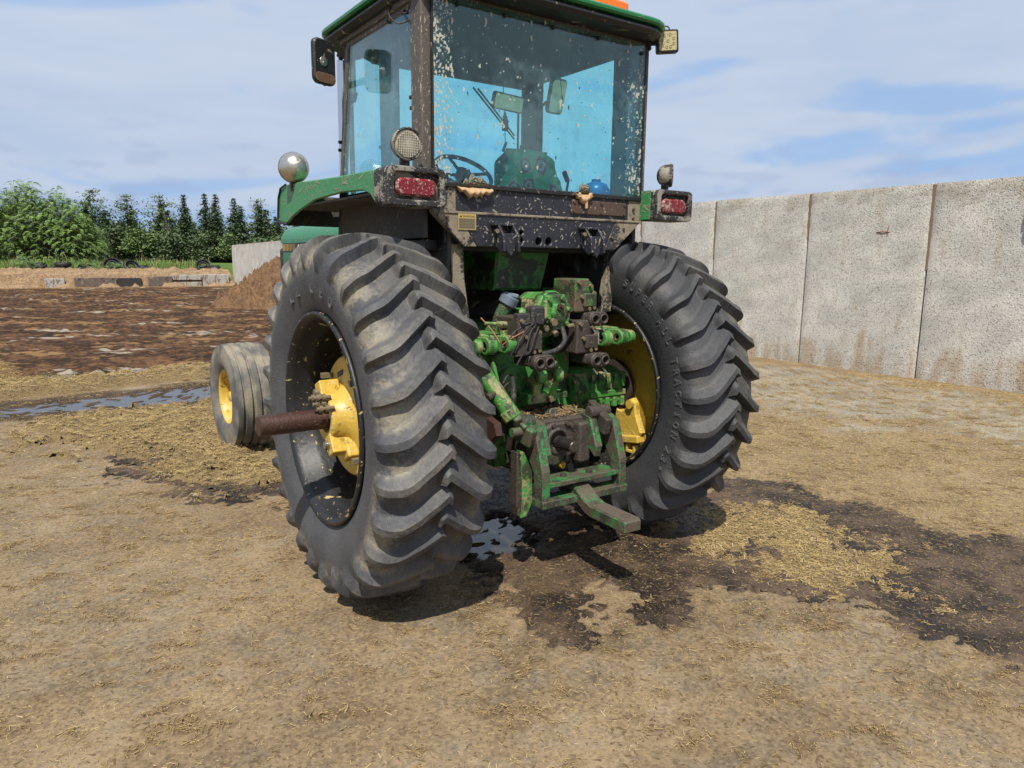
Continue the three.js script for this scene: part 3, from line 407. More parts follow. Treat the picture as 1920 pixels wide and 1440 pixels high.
// raised moulded lettering bent round the sidewall: each letter its own small solid
import { TextGeometry } from 'three/addons/geometries/TextGeometry.js';
import { FontLoader } from 'three/addons/loaders/FontLoader.js';
const font = await new FontLoader().loadAsync('fonts/droid/droid_sans_bold.typeface.json');
function sidewallText(text, size, radius, xFace, startDeg, stepDeg, dir) { // dir: which way the face looks along x
  const out = []; let a = startDeg;
  for (const ch of text) { if (ch !== ' ') { const g = new TextGeometry(ch, { font, size, depth: 0.010, curveSegments: 3, bevelEnabled: true, bevelThickness: 0.0015, bevelSize: 0.001, bevelSegments: 1 }); g.computeBoundingBox(); g.translate(-g.boundingBox.max.x / 2, 0, -0.003); if (dir < 0) g.rotateY(-Math.PI / 2); else g.rotateY(Math.PI / 2); g.translate(xFace, radius, 0); g.rotateX(a * Math.PI / 180); out.push(g); } a += stepDeg; }
  return join(out);
}
function rearWheel(name, cx, out, dust, s0) { // out: -1 left wheel, +1 right wheel (which way its outside faces)
  const w = grp(tractor, name, cx, 0.89, 0);
  const tg = rearTyre(dust, s0); const tyre = shade(new THREE.Mesh(tg, M.rubber)); tyre.name = 'tyre'; w.add(tyre);
  const rp = [[0.497, -0.205], [0.512, -0.222], [0.520, -0.216], [0.516, -0.232], [0.500, -0.234], [0.486, -0.215], [0.474, -0.196], [0.470, -0.16], [0.452, -0.135], [0.444, -0.10], [0.440, 0], [0.444, 0.10], [0.452, 0.135], [0.470, 0.16], [0.474, 0.196], [0.486, 0.215], [0.500, 0.234], [0.516, 0.232], [0.520, 0.216], [0.512, 0.222], [0.497, 0.205], [0.486, 0.16], [0.462, 0.12], [0.456, 0], [0.462, -0.12], [0.486, -0.16], [0.497, -0.205]];
  part(w, 'rim', lathe(rp, [0, 0, 0], [1, 0, 0], 72), M.barrel);
  const s = out; // steel disc inside the rim
  part(w, 'rim_disc', [lathe([[0.19, -0.008 - 0.075 * s], [0.33, -0.008 - 0.085 * s], [0.40, -0.008 - 0.05 * s], [0.452, -0.008 - 0.045 * s], [0.452, 0.008 - 0.045 * s], [0.40, 0.008 - 0.05 * s], [0.33, 0.008 - 0.085 * s], [0.19, 0.008 - 0.075 * s], [0.19, -0.008 - 0.075 * s]], [0, 0, 0], [1, 0, 0], 60)], M.yellowDirty);
  // dished cast centre
  const X = (x) => x * s;
  const dishPts = [[0.07, X(0.20)], [0.105, X(0.205)], [0.115, X(0.19)], [0.118, X(0.135)], [0.16, X(0.10)], [0.225, X(0.085)], [0.285, X(0.088)], [0.298, X(0.076)], [0.300, X(0.03)], [0.285, X(-0.02)], [0.25, X(-0.06)], [0.06, X(-0.06)], [0.07, X(0.20)]];
  const hub = part(w, 'wheel_centre', lathe(dishPts, [0, 0, 0], [1, 0, 0], 56), M.yellow);
  const slot = []; for (let k = 0; k < 8; k++) { const a = (k / 8) * 2 * Math.PI + 0.35; slot.push(obox([X(0.086), 0.215 * Math.sin(a), 0.215 * Math.cos(a)], [0.012, 0.075, 0.030], [-a + Math.PI / 2 + Math.PI / 2, 0, 0], 0.005)); }
  each(hub, 'slot', slot, M.grime);
  for (let k = 0; k < 4; k++) { const a = 0.62 + (k * Math.PI) / 2 + 0.2; part(hub, 'bolt', box(X(0.09) - (s < 0 ? 0.055 : 0), X(0.09) + (s > 0 ? 0.055 : 0), 0.262 * Math.sin(a) - 0.014, 0.262 * Math.sin(a) + 0.014, 0.262 * Math.cos(a) - 0.014, 0.262 * Math.cos(a) + 0.014, 0.003), M.boltMud); }
  // wedge clamp round the axle
  for (const [a, up] of [[2.0, 1], [-1.05, 0]]) {
    const y = 0.135 * Math.sin(a), z = 0.135 * Math.cos(a);
    part(w, 'clamp_boss', [obox([X(0.16), y, z], [0.10, 0.075, 0.10], [-a, 0, 0], 0.008), ...(up ? [] : [obox([X(0.115), y * 1.25, z * 1.25], [0.06, 0.10, 0.10], [-a, 0, 0], 0.012)])], M.yellow);
    part(w, 'clamp_bolt', [bolt([X(0.21), y * 0.98, z * 0.98], [s, 0, 0], 0.020, 0.022)], up ? M.boltMud : M.steel);
  }
  part(w, 'wedge_bolts', [[0.085, 0.05], [0.105, -0.005], [0.07, 0.10], [0.115, 0.055]].flatMap(([y, z]) => [cyl([X(0.19), y, z], [X(0.275), y, z], 0.010, 0.010, 8), bolt([X(0.215), y, z], [s, 0, 0], 0.019, 0.017), bolt([X(0.247), y, z], [s, 0, 0], 0.019, 0.015)]), M.boltMud);
  return w;
}
const wheelL = rearWheel('rear_wheel', -1.008, -1, [0.80, 0.62], 0.92);
const wheelR = rearWheel('rear_wheel', 0.768, 1, [0.12, 0.55], 0.66);
wheelL.userData.label = 'left rear wheel with yellow cast centre'; wheelR.userData.label = 'right rear wheel with lettered sidewall';
part(wheelR, 'sidewall_lettering', sidewallText('SUPER ALL TRACTION', 0.043, 0.668, -0.2520, 21, 4.9, -1), std({ color: rgb(0.062, 0.062, 0.066), roughness: 0.6 }));
part(wheelR, 'sidewall_mark', sidewallText('23°', 0.044, 0.66, -0.2518, 113, 5.2, -1), std({ color: rgb(0.075, 0.075, 0.075), roughness: 0.7 }));
part(wheelL, 'sidewall_lettering', [['C', -27], ['Z', -17], ['C', 1.5], ['E', 13], ['O', 24]].map(([c, a]) => sidewallText(c, 0.05, 0.605, -0.2450, a, 0, -1)), std({ color: rgb(0.075, 0.073, 0.070), roughness: 0.7 }));
part(tractor, 'axle_shaft', [cyl([-0.62, 0.89, 0], [-1.525, 0.89, 0], 0.0495, 0.0495, 36, 0.006), lathe([[0.046, 0], [0.030, 0.002], [0, 0.002]], [-1.5255, 0.89, 0], [-1, 0, 0], 30)], M.rust, 'rusty bare axle end sticking out of the left wheel');
part(tractor, 'axle_shaft', [cyl([0.62, 0.89, 0], [1.45, 0.89, 0], 0.0495, 0.0495, 30, 0.006)], M.rust);

// front wheels
function frontWheel(cx, out, label) {
  const w = grp(tractor, 'front_wheel', cx, 0.462, -3.13); w.rotation.y = 0.03; w.userData.label = label;
  const ribs = [-0.145, -0.075, 0, 0.075, 0.145], prof = [[0.225, -0.125], [0.25, -0.155], [0.31, -0.178], [0.37, -0.178], [0.415, -0.165]];
  for (let i = 0; i <= 60; i++) { const x = -0.165 + (0.33 * i) / 60; let h = 0; for (const rb of ribs) h = Math.max(h, 1 - smooth(0.024, 0.034, Math.abs(x - rb))); prof.push([0.432 + 0.012 * (1 - (x / 0.165) ** 2) + 0.022 * h, x]); }
  prof.push([0.415, 0.165], [0.37, 0.178], [0.31, 0.178], [0.25, 0.155], [0.225, 0.125]);
  const g = lathe(prof, [0, 0, 0], [1, 0, 0], 96), p = g.attributes.position, col = new Float32Array(p.count * 3), u2 = new Float32Array(p.count * 2);
  for (let i = 0; i < p.count; i++) { const x = p.getX(i), y = p.getY(i), z = p.getZ(i), r = Math.hypot(y, z), nn = fbm3(x * 5, y * 4, z * 4, 4); const groove = r > 0.40 ? 1 - smooth(0.440, 0.456, r) : 0, d = clamp((0.45 + 0.6 * groove + (r > 0.36 ? 0.20 : 0.0)) * smooth(-0.4, 0.4, nn) * 1.5); const c = mix3([0.085, 0.083, 0.08], [0.235, 0.205, 0.155], d); col.set(c.map((q) => q * 1.3), 3 * i); u2.set([Math.atan2(y, z) * 0.45, x + r], 2 * i); }
  g.setAttribute('color', new THREE.BufferAttribute(col, 3)); g.setAttribute('uv', new THREE.BufferAttribute(u2, 2)); const t = shade(new THREE.Mesh(g, M.rubberFront)); t.name = 'tyre'; w.add(t);
  const s = out; part(w, 'rim', lathe([[0.236, s * 0.13], [0.243, s * 0.142], [0.232, s * 0.145], [0.212, s * 0.125], [0.205, s * 0.05], [0.20, -s * 0.05], [0.215, -s * 0.13], [0.232, -s * 0.14], [0.236, -s * 0.13], [0.220, -s * 0.05], [0.222, s * 0.05], [0.236, s * 0.13]], [0, 0, 0], [1, 0, 0], 56), M.yellow);
  part(w, 'wheel_disc', lathe([[0.05, s * 0.03], [0.10, s * 0.045], [0.16, s * 0.02], [0.205, s * 0.005], [0.205, -s * 0.012], [0.10, s * 0.02], [0.05, s * 0.01], [0.05, s * 0.03]], [0, 0, 0], [1, 0, 0], 40), M.yellow);
  part(w, 'hub', [lathe([[0, s * 0.12], [0.04, s * 0.115], [0.055, s * 0.09], [0.06, s * 0.03], [0.09, -s * 0.05], [0, -s * 0.06]], [0, 0, 0], [1, 0, 0], 24), ...[0, 1, 2, 3, 4, 5].map((k) => bolt([s * 0.045, 0.085 * Math.sin(k * 1.047), 0.085 * Math.cos(k * 1.047)], [s, 0, 0], 0.012, 0.014))], M.yellow);
}
frontWheel(-0.832, -1, 'left front wheel with ribbed tyre'); frontWheel(0.832, 1, 'right front wheel with ribbed tyre');
part(tractor, 'front_axle', [box(-0.70, 0.70, 0.42, 0.56, -3.20, -3.06, 0.02), cyl([-0.66, 0.35, -3.13], [-0.66, 0.72, -3.13], 0.045), cyl([0.66, 0.35, -3.13], [0.66, 0.72, -3.13], 0.045), box(-0.16, 0.16, 0.5, 0.85, -3.3, -2.95, 0.03)], M.greenDark);

// hood and engine
{
  const hood = grp(tractor, 'hood');
  const sec = []; for (let i = 0; i <= 10; i++) { const a = (i / 10) * Math.PI / 2; sec.push([0.24 + 0.14 * Math.cos(a), 1.80 + 0.14 * Math.sin(a)]); } sec.push([-0.24, 1.94]); const full = [[0.38, 1.79], ...sec.slice(1, -1), ...sec.slice(0, -1).reverse().map(([x, y]) => [-x, y]).slice(0, -1), [-0.38, 1.79]];
  part(hood, 'hood_top', ext('z', full, -3.36, -1.12, 0.03), M.hood);
  part(hood, 'side_panel', box(-0.376, 0.376, 1.10, 1.715, -3.30, -1.15, 0.012), M.hood);
  const stripe = canvasTex(1024, 64, (g, w, h) => { g.fillStyle = '#15130d'; g.fillRect(0, 0, w, h); g.fillStyle = '#c9a531'; for (let i = 0; i < 9; i++) g.fillRect(6 + i * 20, 6, 9 - i * 0.7, h - 12); g.fillStyle = '#d9cfa6'; g.font = 'bold 58px sans-serif'; g.fillText('4640', 196, 53); for (let i = 0; i < 30; i++) g.fillRect(360 + i * 22, 28, 18, 8); });
  for (const s of [-1, 1]) { const g = new THREE.PlaneGeometry(2.12, 0.074); const uvA = g.attributes.uv; void uvA; g.rotateY(s < 0 ? -Math.PI / 2 : Math.PI / 2); const m = shade(new THREE.Mesh(g, std({ map: stripe, roughness: 0.4 }))); m.name = 'model_stripe'; m.position.set(s * 0.379, 1.752, -2.23); hood.add(m); }
  part(hood, 'stripe_backing', box(-0.374, 0.374, 1.71, 1.795, -3.30, -1.15, 0), M.black);
  part(hood, 'grille', box(-0.36, 0.36, 0.80, 1.75, -3.46, -3.31, 0.03), M.black);
  part(tractor, 'engine', [box(-0.27, 0.27, 0.62, 1.12, -3.0, -1.2, 0.03), box(-0.19, 0.19, 0.45, 0.64, -2.8, -1.3, 0.04)], M.greenDark);
  const ex = grp(tractor, 'exhaust_stack'); part(ex, 'pipe', cyl([-0.325, 1.90, -1.9], [-0.322, 3.06, -1.9], 0.032, 0.032, 24), M.pipe);
  const ai = grp(tractor, 'air_intake'); part(ai, 'stem', [cyl([-0.272, 1.9, -1.86], [-0.272, 2.80, -1.86], 0.018), cyl([-0.272, 2.78, -1.86], [-0.272, 2.84, -1.86], 0.036, 0.052), cyl([-0.272, 2.84, -1.86], [-0.272, 3.08, -1.86], 0.040)], M.pillar); part(ai, 'rain_cap', lathe([[0.03, 0], [0.092, -0.012], [0.082, 0.018], [0.04, 0.035], [0, 0.038]], [-0.272, 3.10, -1.86], [0, 1, 0], 28), M.black);
}
// transmission, axle housings
part(tractor, 'transmission_case', [box(-0.27, 0.27, 0.50, 1.16, -1.35, 0.06, 0.03), box(-0.24, 0.24, 1.14, 1.30, -0.75, -0.02, 0.03), lathe([[0, 0.035], [0.085, 0.035], [0.095, 0.025], [0.095, 0.012], [0.115, 0.01], [0.118, 0]], [-0.17, 0.98, 0.058], [0, 0, 1], 30), box(0.02, 0.14, 0.99, 1.16, 0.055, 0.085, 0.01)], M.greenDark);
for (const s of [-1, 1]) {
  const h = grp(tractor, 'axle_housing');
  part(h, 'housing', [cyl([s * 0.25, 0.895, 0], [s * 0.64, 0.895, 0], 0.135, 0.125, 28), cyl([s * 0.62, 0.895, 0], [s * 0.645, 0.895, 0], 0.128, 0.115, 28, 0.008), box(Math.min(s * 0.36, s * 0.63), Math.max(s * 0.36, s * 0.63), 0.80, 0.985, -0.10, 0.135, 0.025)], M.green);
  const ribs = []; for (let k = 0; k < 5; k++) { const x = s * (0.375 + 0.06 * k); ribs.push(box(x - 0.016, x + 0.016, 0.905, 0.995, 0.10, 0.152, 0.006), box(x - 0.016, x + 0.016, 0.785, 0.845, 0.10, 0.150, 0.006)); } each(h, 'rib', ribs, M.green);
  part(h, 'rib_band', box(Math.min(s * 0.36, s * 0.64), Math.max(s * 0.36, s * 0.64), 0.852, 0.888, 0.12, 0.147, 0.005), M.green);
  part(h, 'hub_flange', s > 0 ? [cyl([0.63, 0.89, 0], [0.66, 0.89, 0], 0.09, 0.10, 28), cyl([0.66, 0.89, 0], [0.688, 0.89, 0], 0.16, 0.16, 32)] : [cyl([-0.70, 0.89, 0], [-0.80, 0.89, 0], 0.085, 0.095, 28), cyl([-0.80, 0.89, 0], [-0.93, 0.89, 0], 0.16, 0.16, 32)], M.grime);
}
part(wheelR, 'wheel_weight', [ext('x', [[0.06, 0.60], [0.085, 0.70], [0.10, 0.765], [0.15, 0.755], [0.185, 0.775], [0.20, 0.83], [0.235, 0.845], [0.262, 0.82], [0.275, 0.75], [0.325, 0.645], [0.30, 0.605], [0.12, 0.56]], 0.605, 0.65, 0.010), cyl([0.585, 0.808, 0.232], [0.62, 0.808, 0.232], 0.028, 0.024, 18), obox([0.628, 0.585, 0.195], [0.08, 0.05, 0.24], [-0.16, 0, 0], 0.012)].map((g) => g.translate(-0.768, -0.89, 0)), M.yellow, 'yellow cast weight inside the right rear wheel');
part(wheelR, 'wheel_clip', [box(0.60, 0.65, 0.505, 0.525, 0.20, 0.28, 0.006), box(0.60, 0.65, 0.52, 0.56, 0.20, 0.218, 0.006), box(0.60, 0.65, 0.52, 0.56, 0.26, 0.28, 0.006)].map((g) => g.translate(-0.768, -0.89, 0)), M.yellow);

// rear lower panel of the cab with warning label, brackets and openings
{
  const rp = grp(tractor, 'rear_panel'); const zb = 0.115, zf = 0.15;
  part(rp, 'upper_sheet', ext('z', [[-0.56, 1.885], [0.60, 1.888], [0.60, 2.012], [-0.56, 2.012]], zb, zf, 0.003), M.panel);
  part(rp, 'lower_sheet', ext('z', [[-0.44, 1.722], [0.42, 1.722], [0.50, 1.886], [-0.55, 1.883]], zb, zf + 0.006, 0.004, [[-0.174, 1.755, 0.021], [-0.051, 1.757, 0.021], [0.016, 1.757, 0.021], [-0.165, 1.80, 0.013]]), M.panel);
  part(rp, 'mud_corner', [ext('z', [[-0.515, 1.720], [-0.441, 1.721], [-0.551, 1.883], [-0.695, 1.885]], zb, zf + 0.0075, 0.004), ext('z', [[-0.695, 1.887], [-0.561, 1.886], [-0.561, 2.012], [-0.695, 2.02]], zb, zf + 0.003, 0.004)], M.panelMud, 'lower left corner caked in grey mud');
  part(rp, 'mud_corner', [ext('z', [[0.421, 1.721], [0.50, 1.720], [0.703, 1.889], [0.501, 1.886]], zb, zf + 0.0075, 0.004), ext('z', [[0.601, 1.889], [0.703, 1.891], [0.703, 2.02], [0.601, 2.012]], zb, zf + 0.003, 0.004)], M.panelMud, 'lower right corner caked in grey mud');
  part(rp, 'fold_rib', box(-0.69, 0.70, 1.879, 1.892, zf + 0.004, zf + 0.013, 0.004), M.panelMud);
  part(rp, 'sill', box(-0.69, 0.70, 2.004, 2.030, 0.105, zf + 0.014, 0.006), M.black);
  const brown = std({ ...coated([0.085, 0.052, 0.038], { seed: 71, mud: 0.08, fleck: 300, grime: 0.1, tile: 0.5, S: 512, down: 1, mudC: [0.35, 0.28, 0.2] }), roughness: 0.6 });
  part(rp, 'cover_plate', box(0.17, 0.575, 1.913, 1.988, zf - 0.002, zf + 0.010, 0.003), brown, 'brown rusty cover plate with bolts');
  each(rp, 'bolt', [[0.185, 1.975], [0.185, 1.925], [0.385, 1.975], [0.385, 1.925], [0.56, 1.975], [0.56, 1.925], [0.635, 1.955], [0.635, 1.905], [-0.615, 1.86], [-0.60, 1.80], [-0.48, 1.765], [0.56, 1.84], [0.47, 1.79]].map(([x, y]) => bolt([x, y, zf + 0.006], [0, 0, 1], 0.009, 0.010)), brown);
  for (const x of [-0.29, 0.29]) { const b = part(rp, 'bracket', [box(x - 0.072, x + 0.072, 1.828, 1.842, zf, zf + 0.05, 0.004), ext('x', [[zf + 0.006, 1.838], [zf + 0.045, 1.838], [zf + 0.10, 1.775], [zf + 0.105, 1.70], [zf + 0.075, 1.69], [zf + 0.006, 1.745]], x - 0.052, x - 0.038, 0.003), ext('x', [[zf + 0.006, 1.838], [zf + 0.045, 1.838], [zf + 0.10, 1.775], [zf + 0.105, 1.70], [zf + 0.075, 1.69], [zf + 0.006, 1.745]], x + 0.038, x + 0.052, 0.003), ext('z', [[x - 0.05, 1.79], [x + 0.05, 1.79], [x + 0.03, 1.70], [x + 0.005, 1.672], [x - 0.02, 1.70]], zf + 0.06, zf + 0.085, 0.004)], M.panel); part(b, 'bolt', bolt([x - 0.055, 1.80, zf + 0.04], [-0.3, 0, 1], 0.012, 0.02), M.boltMud); }
  const lab = canvasTex(256, 208, (g, w, h) => { g.fillStyle = '#8d8266'; g.fillRect(0, 0, w, h); g.fillStyle = '#d7c07a'; g.fillRect(6, 6, w - 12, 52); g.strokeStyle = '#d7c07a'; g.lineWidth = 9; g.strokeRect(6, 6, w - 12, h - 12); g.fillStyle = '#231d12'; g.font = 'bold 36px sans-serif'; g.fillText('WARNING', 66, 46); g.beginPath(); g.moveTo(40, 16); g.lineTo(58, 48); g.lineTo(22, 48); g.fill(); g.fillStyle = '#3c3527'; const R = rngOf(5); for (let l = 0; l < 6; l++) { let x = 24; while (x < 220) { const q = 8 + 22 * R(); g.fillRect(x, 74 + l * 20, Math.min(q, 230 - x), 7); x += q + 6; } } g.fillStyle = 'rgba(150,130,95,0.55)'; for (let i = 0; i < 240; i++) { g.beginPath(); g.arc(R() * w, 56 + R() * (h - 60), 1 + 3 * R(), 0, 7); g.fill(); } });
  const pl = shade(new THREE.Mesh(new THREE.PlaneGeometry(0.105, 0.078), std({ map: lab, color: rgb(0.62, 0.60, 0.55), roughness: 0.75 }))); pl.name = 'warning_label'; pl.position.set(-0.503, 1.842, zf + 0.0125); rp.add(pl);
  // behind the openings
  part(rp, 'inner_box', box(-0.60, 0.60, 1.73, 2.0, 0.02, 0.10, 0.01), M.black);
}
// platform under the cab, skirts, the struts beside the opening, green tank
part(tractor, 'cab_floor', [box(-0.66, 0.66, 1.70, 1.76, -1.10, 0.02, 0.01), box(-0.66, 0.66, 1.10, 1.72, -1.16, -1.10, 0.01)], M.black);
for (const s of [-1, 1]) {
  const sk = grp(tractor, 'cab_skirt'); const a = Math.min(s * 0.56, s * 0.585), b = Math.max(s * 0.56, s * 0.585);
  part(sk, 'skirt_panel', ext('x', [[-1.08, 1.98], [0.11, 1.98], [0.11, 1.70], [0.06, 1.42], [-0.2, 1.36], [-1.08, 1.36]], a, b, 0.004), M.skirt);
  part(sk, 'strut', ext('z', [[s * 0.49, 1.735], [s * 0.575, 1.735], [s * 0.555, 1.55], [s * 0.53, 1.36], [s * 0.455, 1.36], [s * 0.485, 1.55]].sort(() => 0), 0.06, 0.108, 0.004), M.panelMud, 'mud caked strut beside the opening under the cab');
  part(sk, 'skirt_rib', box(Math.min(s * 0.585, s * 0.60), Math.max(s * 0.585, s * 0.60), 1.70, 1.715, -0.9, 0.05, 0.003), M.skirt);
}
part(tractor, 'tank', [ext('z', [[-0.15, 1.72], [0.23, 1.72], [0.165, 1.487], [-0.17, 1.487]], -0.55, -0.10, 0.012), ext('z', [[-0.17, 1.80], [0.30, 1.80], [0.25, 1.705], [-0.165, 1.705]], -0.5, -0.075, 0.012)], M.greenDark);

// rockshaft cylinder, filler neck, remote valves
{
  const c = grp(tractor, 'rockshaft_cylinder'); part(c, 'barrel', [cyl([-0.03, 1.385, 0.03], [-0.01, 1.392, 0.20], 0.098, 0.098, 32, 0.01), cyl([-0.012, 1.392, 0.19], [-0.008, 1.393, 0.235], 0.104, 0.104, 32, 0.006), box(-0.155, -0.09, 1.26, 1.40, 0.03, 0.14, 0.03), box(-0.12, 0.10, 1.23, 1.36, -0.05, 0.12, 0.03)], M.green);
  part(c, 'end_cover', [ext('z', [[-0.085, 1.475], [0.045, 1.478], [0.095, 1.40], [0.085, 1.335], [0.045, 1.285], [-0.03, 1.28], [-0.085, 1.345]].map(([x, y]) => [x, y]), 0.236, 0.272, 0.010), ext('z', [[-0.045, 1.43], [0.03, 1.43], [0.06, 1.39], [0.03, 1.33], [-0.03, 1.33], [-0.055, 1.38]], 0.27, 0.292, 0.012)], M.green);
  each(c, 'bolt', [[-0.062, 1.452], [0.025, 1.455], [0.075, 1.395], [-0.07, 1.36], [0.055, 1.32]].map(([x, y]) => bolt([x, y, 0.270], [0, 0, 1], 0.0135, 0.018)), M.green);
  part(c, 'plug', [bolt([-0.005, 1.408, 0.290], [0, 0.3, 1], 0.024, 0.012), bolt([-0.003, 1.412, 0.30], [0, 0.3, 1], 0.012, 0.018)], M.rust); each(c, 'steel_bolt', [bolt([-0.045, 1.335, 0.285], [-0.3, -0.1, 1], 0.021, 0.03), bolt([-0.085, 1.305, 0.28], [-0.6, -0.2, 1], 0.015, 0.03), bolt([-0.035, 1.283, 0.28], [0, -0.6, 1], 0.018, 0.03), bolt([0.07, 1.305, 0.28], [0.7, 0.3, 1], 0.014, 0.03)], M.boltMud);
  const fn = grp(tractor, 'filler_neck'); part(fn, 'neck', tube([[-0.25, 1.18, 0.05], [-0.262, 1.28, 0.07], [-0.25, 1.36, 0.09], [-0.225, 1.425, 0.11]], 0.036, 16), M.greenWorn); part(fn, 'cap', [cyl([-0.226, 1.42, 0.108], [-0.206, 1.466, 0.122], 0.050, 0.050, 24, 0.005), obox([-0.204, 1.472, 0.124], [0.022, 0.022, 0.085], [0.2, 0.5, -0.4], 0.006)], std({ color: rgb(0.16, 0.20, 0.25), roughness: 0.4, metalness: 0.3 }));
  const valve = (x, y, z, mat, tall) => { const v = grp(tractor, 'remote_valve', x, y, z); part(v, 'body', [box(-0.075, 0.03, -tall, 0.10, -0.20, 0.0, 0.012), ext('z', [[0.02, 0.10], [0.065, 0.06], [0.075, -tall], [0.02, -tall]], -0.15, -0.005, 0.006), box(-0.02, 0.07, -tall + 0.03, 0.02, -0.03, 0.018, 0.008)], mat);
    part(v, 'coupler', [ext('z', rrect(-0.01, 0.125, -tall - 0.075, -tall + 0.005, 0.036), 0.0, 0.055, 0.006, [[0.026, -tall - 0.035, 0.019], [0.088, -tall - 0.035, 0.019]]), box(-0.01, 0.115, -tall - 0.06, -tall, -0.14, 0.006, 0.015)], M.grime);
    each(v, 'coupler_socket', [0.026, 0.088].flatMap((cx) => [lathe([[0.0285, 0], [0.0285, 0.010], [0.019, 0.010], [0.019, -0.03], [0, -0.03]], [cx, -tall - 0.035, 0.054], [0, 0, 1], 20)]), M.grime);
    each(v, 'bolt', [[-0.055, 0.08], [-0.03, 0.0], [0.03, 0.06], [0.055, 0.02], [0.02, -tall + 0.02], [0.055, -tall + 0.025]].map(([a, b]) => bolt([a, b, 0.0], [0, 0, 1], 0.012, 0.016)), M.boltMud);
    part(v, 'bracket_arm', [box(-0.05, 0.02, -0.06, 0.04, -0.34, -0.18, 0.01)], M.greenDark); return v; };
  const vg = std({ ...coated([0.06, 0.20, 0.04], { seed: 73, mud: 0.5, fleck: 600, grime: 0.55, tile: 0.35, S: 512, mudC: [0.11, 0.075, 0.05] }), roughness: 0.55 });
  const v1 = valve(0.20, 1.46, 0.26, vg, 0.085), v2 = valve(0.185, 1.235, 0.30, M.grime, 0.085), v3 = valve(-0.235, 1.27, 0.34, M.grime, 0.10);
  v1.userData.label = 'upper right remote valve with green flaking paint'; v2.userData.label = 'lower right remote valve caked in grime'; v3.userData.label = 'left remote valve caked in grime under the hoses';
  for (const [v, pins] of [[v1, [[0.03, -0.185], [0.10, -0.185]]], [v2, [[0.03, -0.185], [0.10, -0.185]]]]) each(v, 'pin', pins.map(([x, y]) => cyl([x - 0.012, y + 0.02, 0.035], [x + 0.008, y - 0.012, 0.05], 0.006, 0.006, 8)), M.steel);
  part(v1, 'tag', ext('z', rrect(0.045, 0.082, -0.27, -0.18, 0.014), 0.02, 0.032, 0.004), std({ color: rgb(0.36, 0.36, 0.34), roughness: 0.5 }));
  part(v3, 'solenoid', [ext('z', rrect(0.0, 0.085, 0.055, 0.155, 0.02), -0.05, 0.02, 0.01), ext('z', rrect(0.02, 0.066, 0.06, 0.12, 0.015), 0.018, 0.035, 0.006), box(-0.075, 0.01, 0.075, 0.12, -0.05, 0.0, 0.012)], M.hose);
  part(tractor, 'hydraulic_hose', tube([[0.03, 1.30, 0.27], [0.02, 1.24, 0.31], [-0.04, 1.195, 0.335], [-0.11, 1.18, 0.345], [-0.16, 1.175, 0.34]], 0.013, 10), M.hose, 'grey hose sagging between the valves');
  each(tractor, 'wiring', [[[-0.36, 1.22, 0.30], [-0.33, 1.29, 0.33], [-0.27, 1.33, 0.34], [-0.21, 1.345, 0.34]], [[-0.345, 1.18, 0.33], [-0.31, 1.26, 0.36], [-0.26, 1.32, 0.36], [-0.2, 1.34, 0.35]], [[-0.33, 1.13, 0.36], [-0.29, 1.22, 0.385], [-0.25, 1.30, 0.37], [-0.20, 1.335, 0.355]], [[-0.32, 1.17, 0.32], [-0.27, 1.19, 0.38], [-0.235, 1.27, 0.38], [-0.19, 1.33, 0.36]], [[-0.20, 1.335, 0.35], [-0.14, 1.36, 0.33], [-0.10, 1.33, 0.30], [-0.06, 1.35, 0.27]]].map((p) => tube(p, 0.0048, 6)), M.hose);
  each(tractor, 'red_wire', [tube([[-0.37, 1.23, 0.29], [-0.33, 1.27, 0.33], [-0.27, 1.30, 0.345]], 0.0036, 6), tube([[-0.38, 1.24, 0.28], [-0.40, 1.31, 0.22], [-0.42, 1.36, 0.16]], 0.0036, 6)], std({ color: rgb(0.30, 0.10, 0.05), roughness: 0.6 }));
  part(tractor, 'hose_fitting', [cyl([-0.42, 1.335, 0.20], [-0.36, 1.33, 0.215], 0.009), cyl([-0.36, 1.33, 0.215], [-0.305, 1.325, 0.23], 0.017, 0.017, 8), cyl([-0.325, 1.20, 0.235], [-0.325, 1.295, 0.235], 0.024, 0.022, 12), cyl([-0.31, 1.24, 0.235], [-0.24, 1.245, 0.25], 0.026, 0.026, 8)], M.green);
}
// lift arms
for (const s of [-1, 1]) {
  const a = grp(tractor, 'lift_arm'); const X = (x) => s * x; const ear = (x0, x1, r) => ext('x', (() => { const o = []; for (let i = 0; i <= 12; i++) { const t = -Math.PI / 2 + (i / 12) * Math.PI; o.push([0.285 + r * Math.cos(t), 1.228 + r * Math.sin(t)]); } return [...o, [0.10, 1.265], [0.10, 1.19]]; })(), Math.min(X(x0), X(x1)), Math.max(X(x0), X(x1)), 0.006, [[0.285, 1.228, 0.018]]);
  part(a, 'arm', [ext('y', [[X(0.28), -0.03], [X(0.50), -0.03], [X(0.535), 0.10], [X(0.53), 0.19], [X(0.30), 0.19], [X(0.28), 0.10]], 1.192, 1.274, 0.012)], M.green);
  part(a, 'ear', ear(0.30, 0.355, 0.046), M.green); part(a, 'ear', ear(0.42, 0.475, 0.046), M.green); part(a, 'ear', ear(0.50, 0.54, 0.036), M.green);
  each(a, 'bushing', [0.30, 0.42].map((x) => lathe([[0.0225, -0.002], [0.0225, 0.059], [0.0155, 0.059], [0.0155, -0.002], [0.0225, -0.002]], [s > 0 ? x : -x - 0.057, 1.228, 0.285], [1, 0, 0], 18)), M.rust);
  part(a, 'pivot', cyl([X(0.26), 1.20, -0.02], [X(0.56), 1.20, -0.02], 0.055, 0.055, 20), M.greenDark);
}
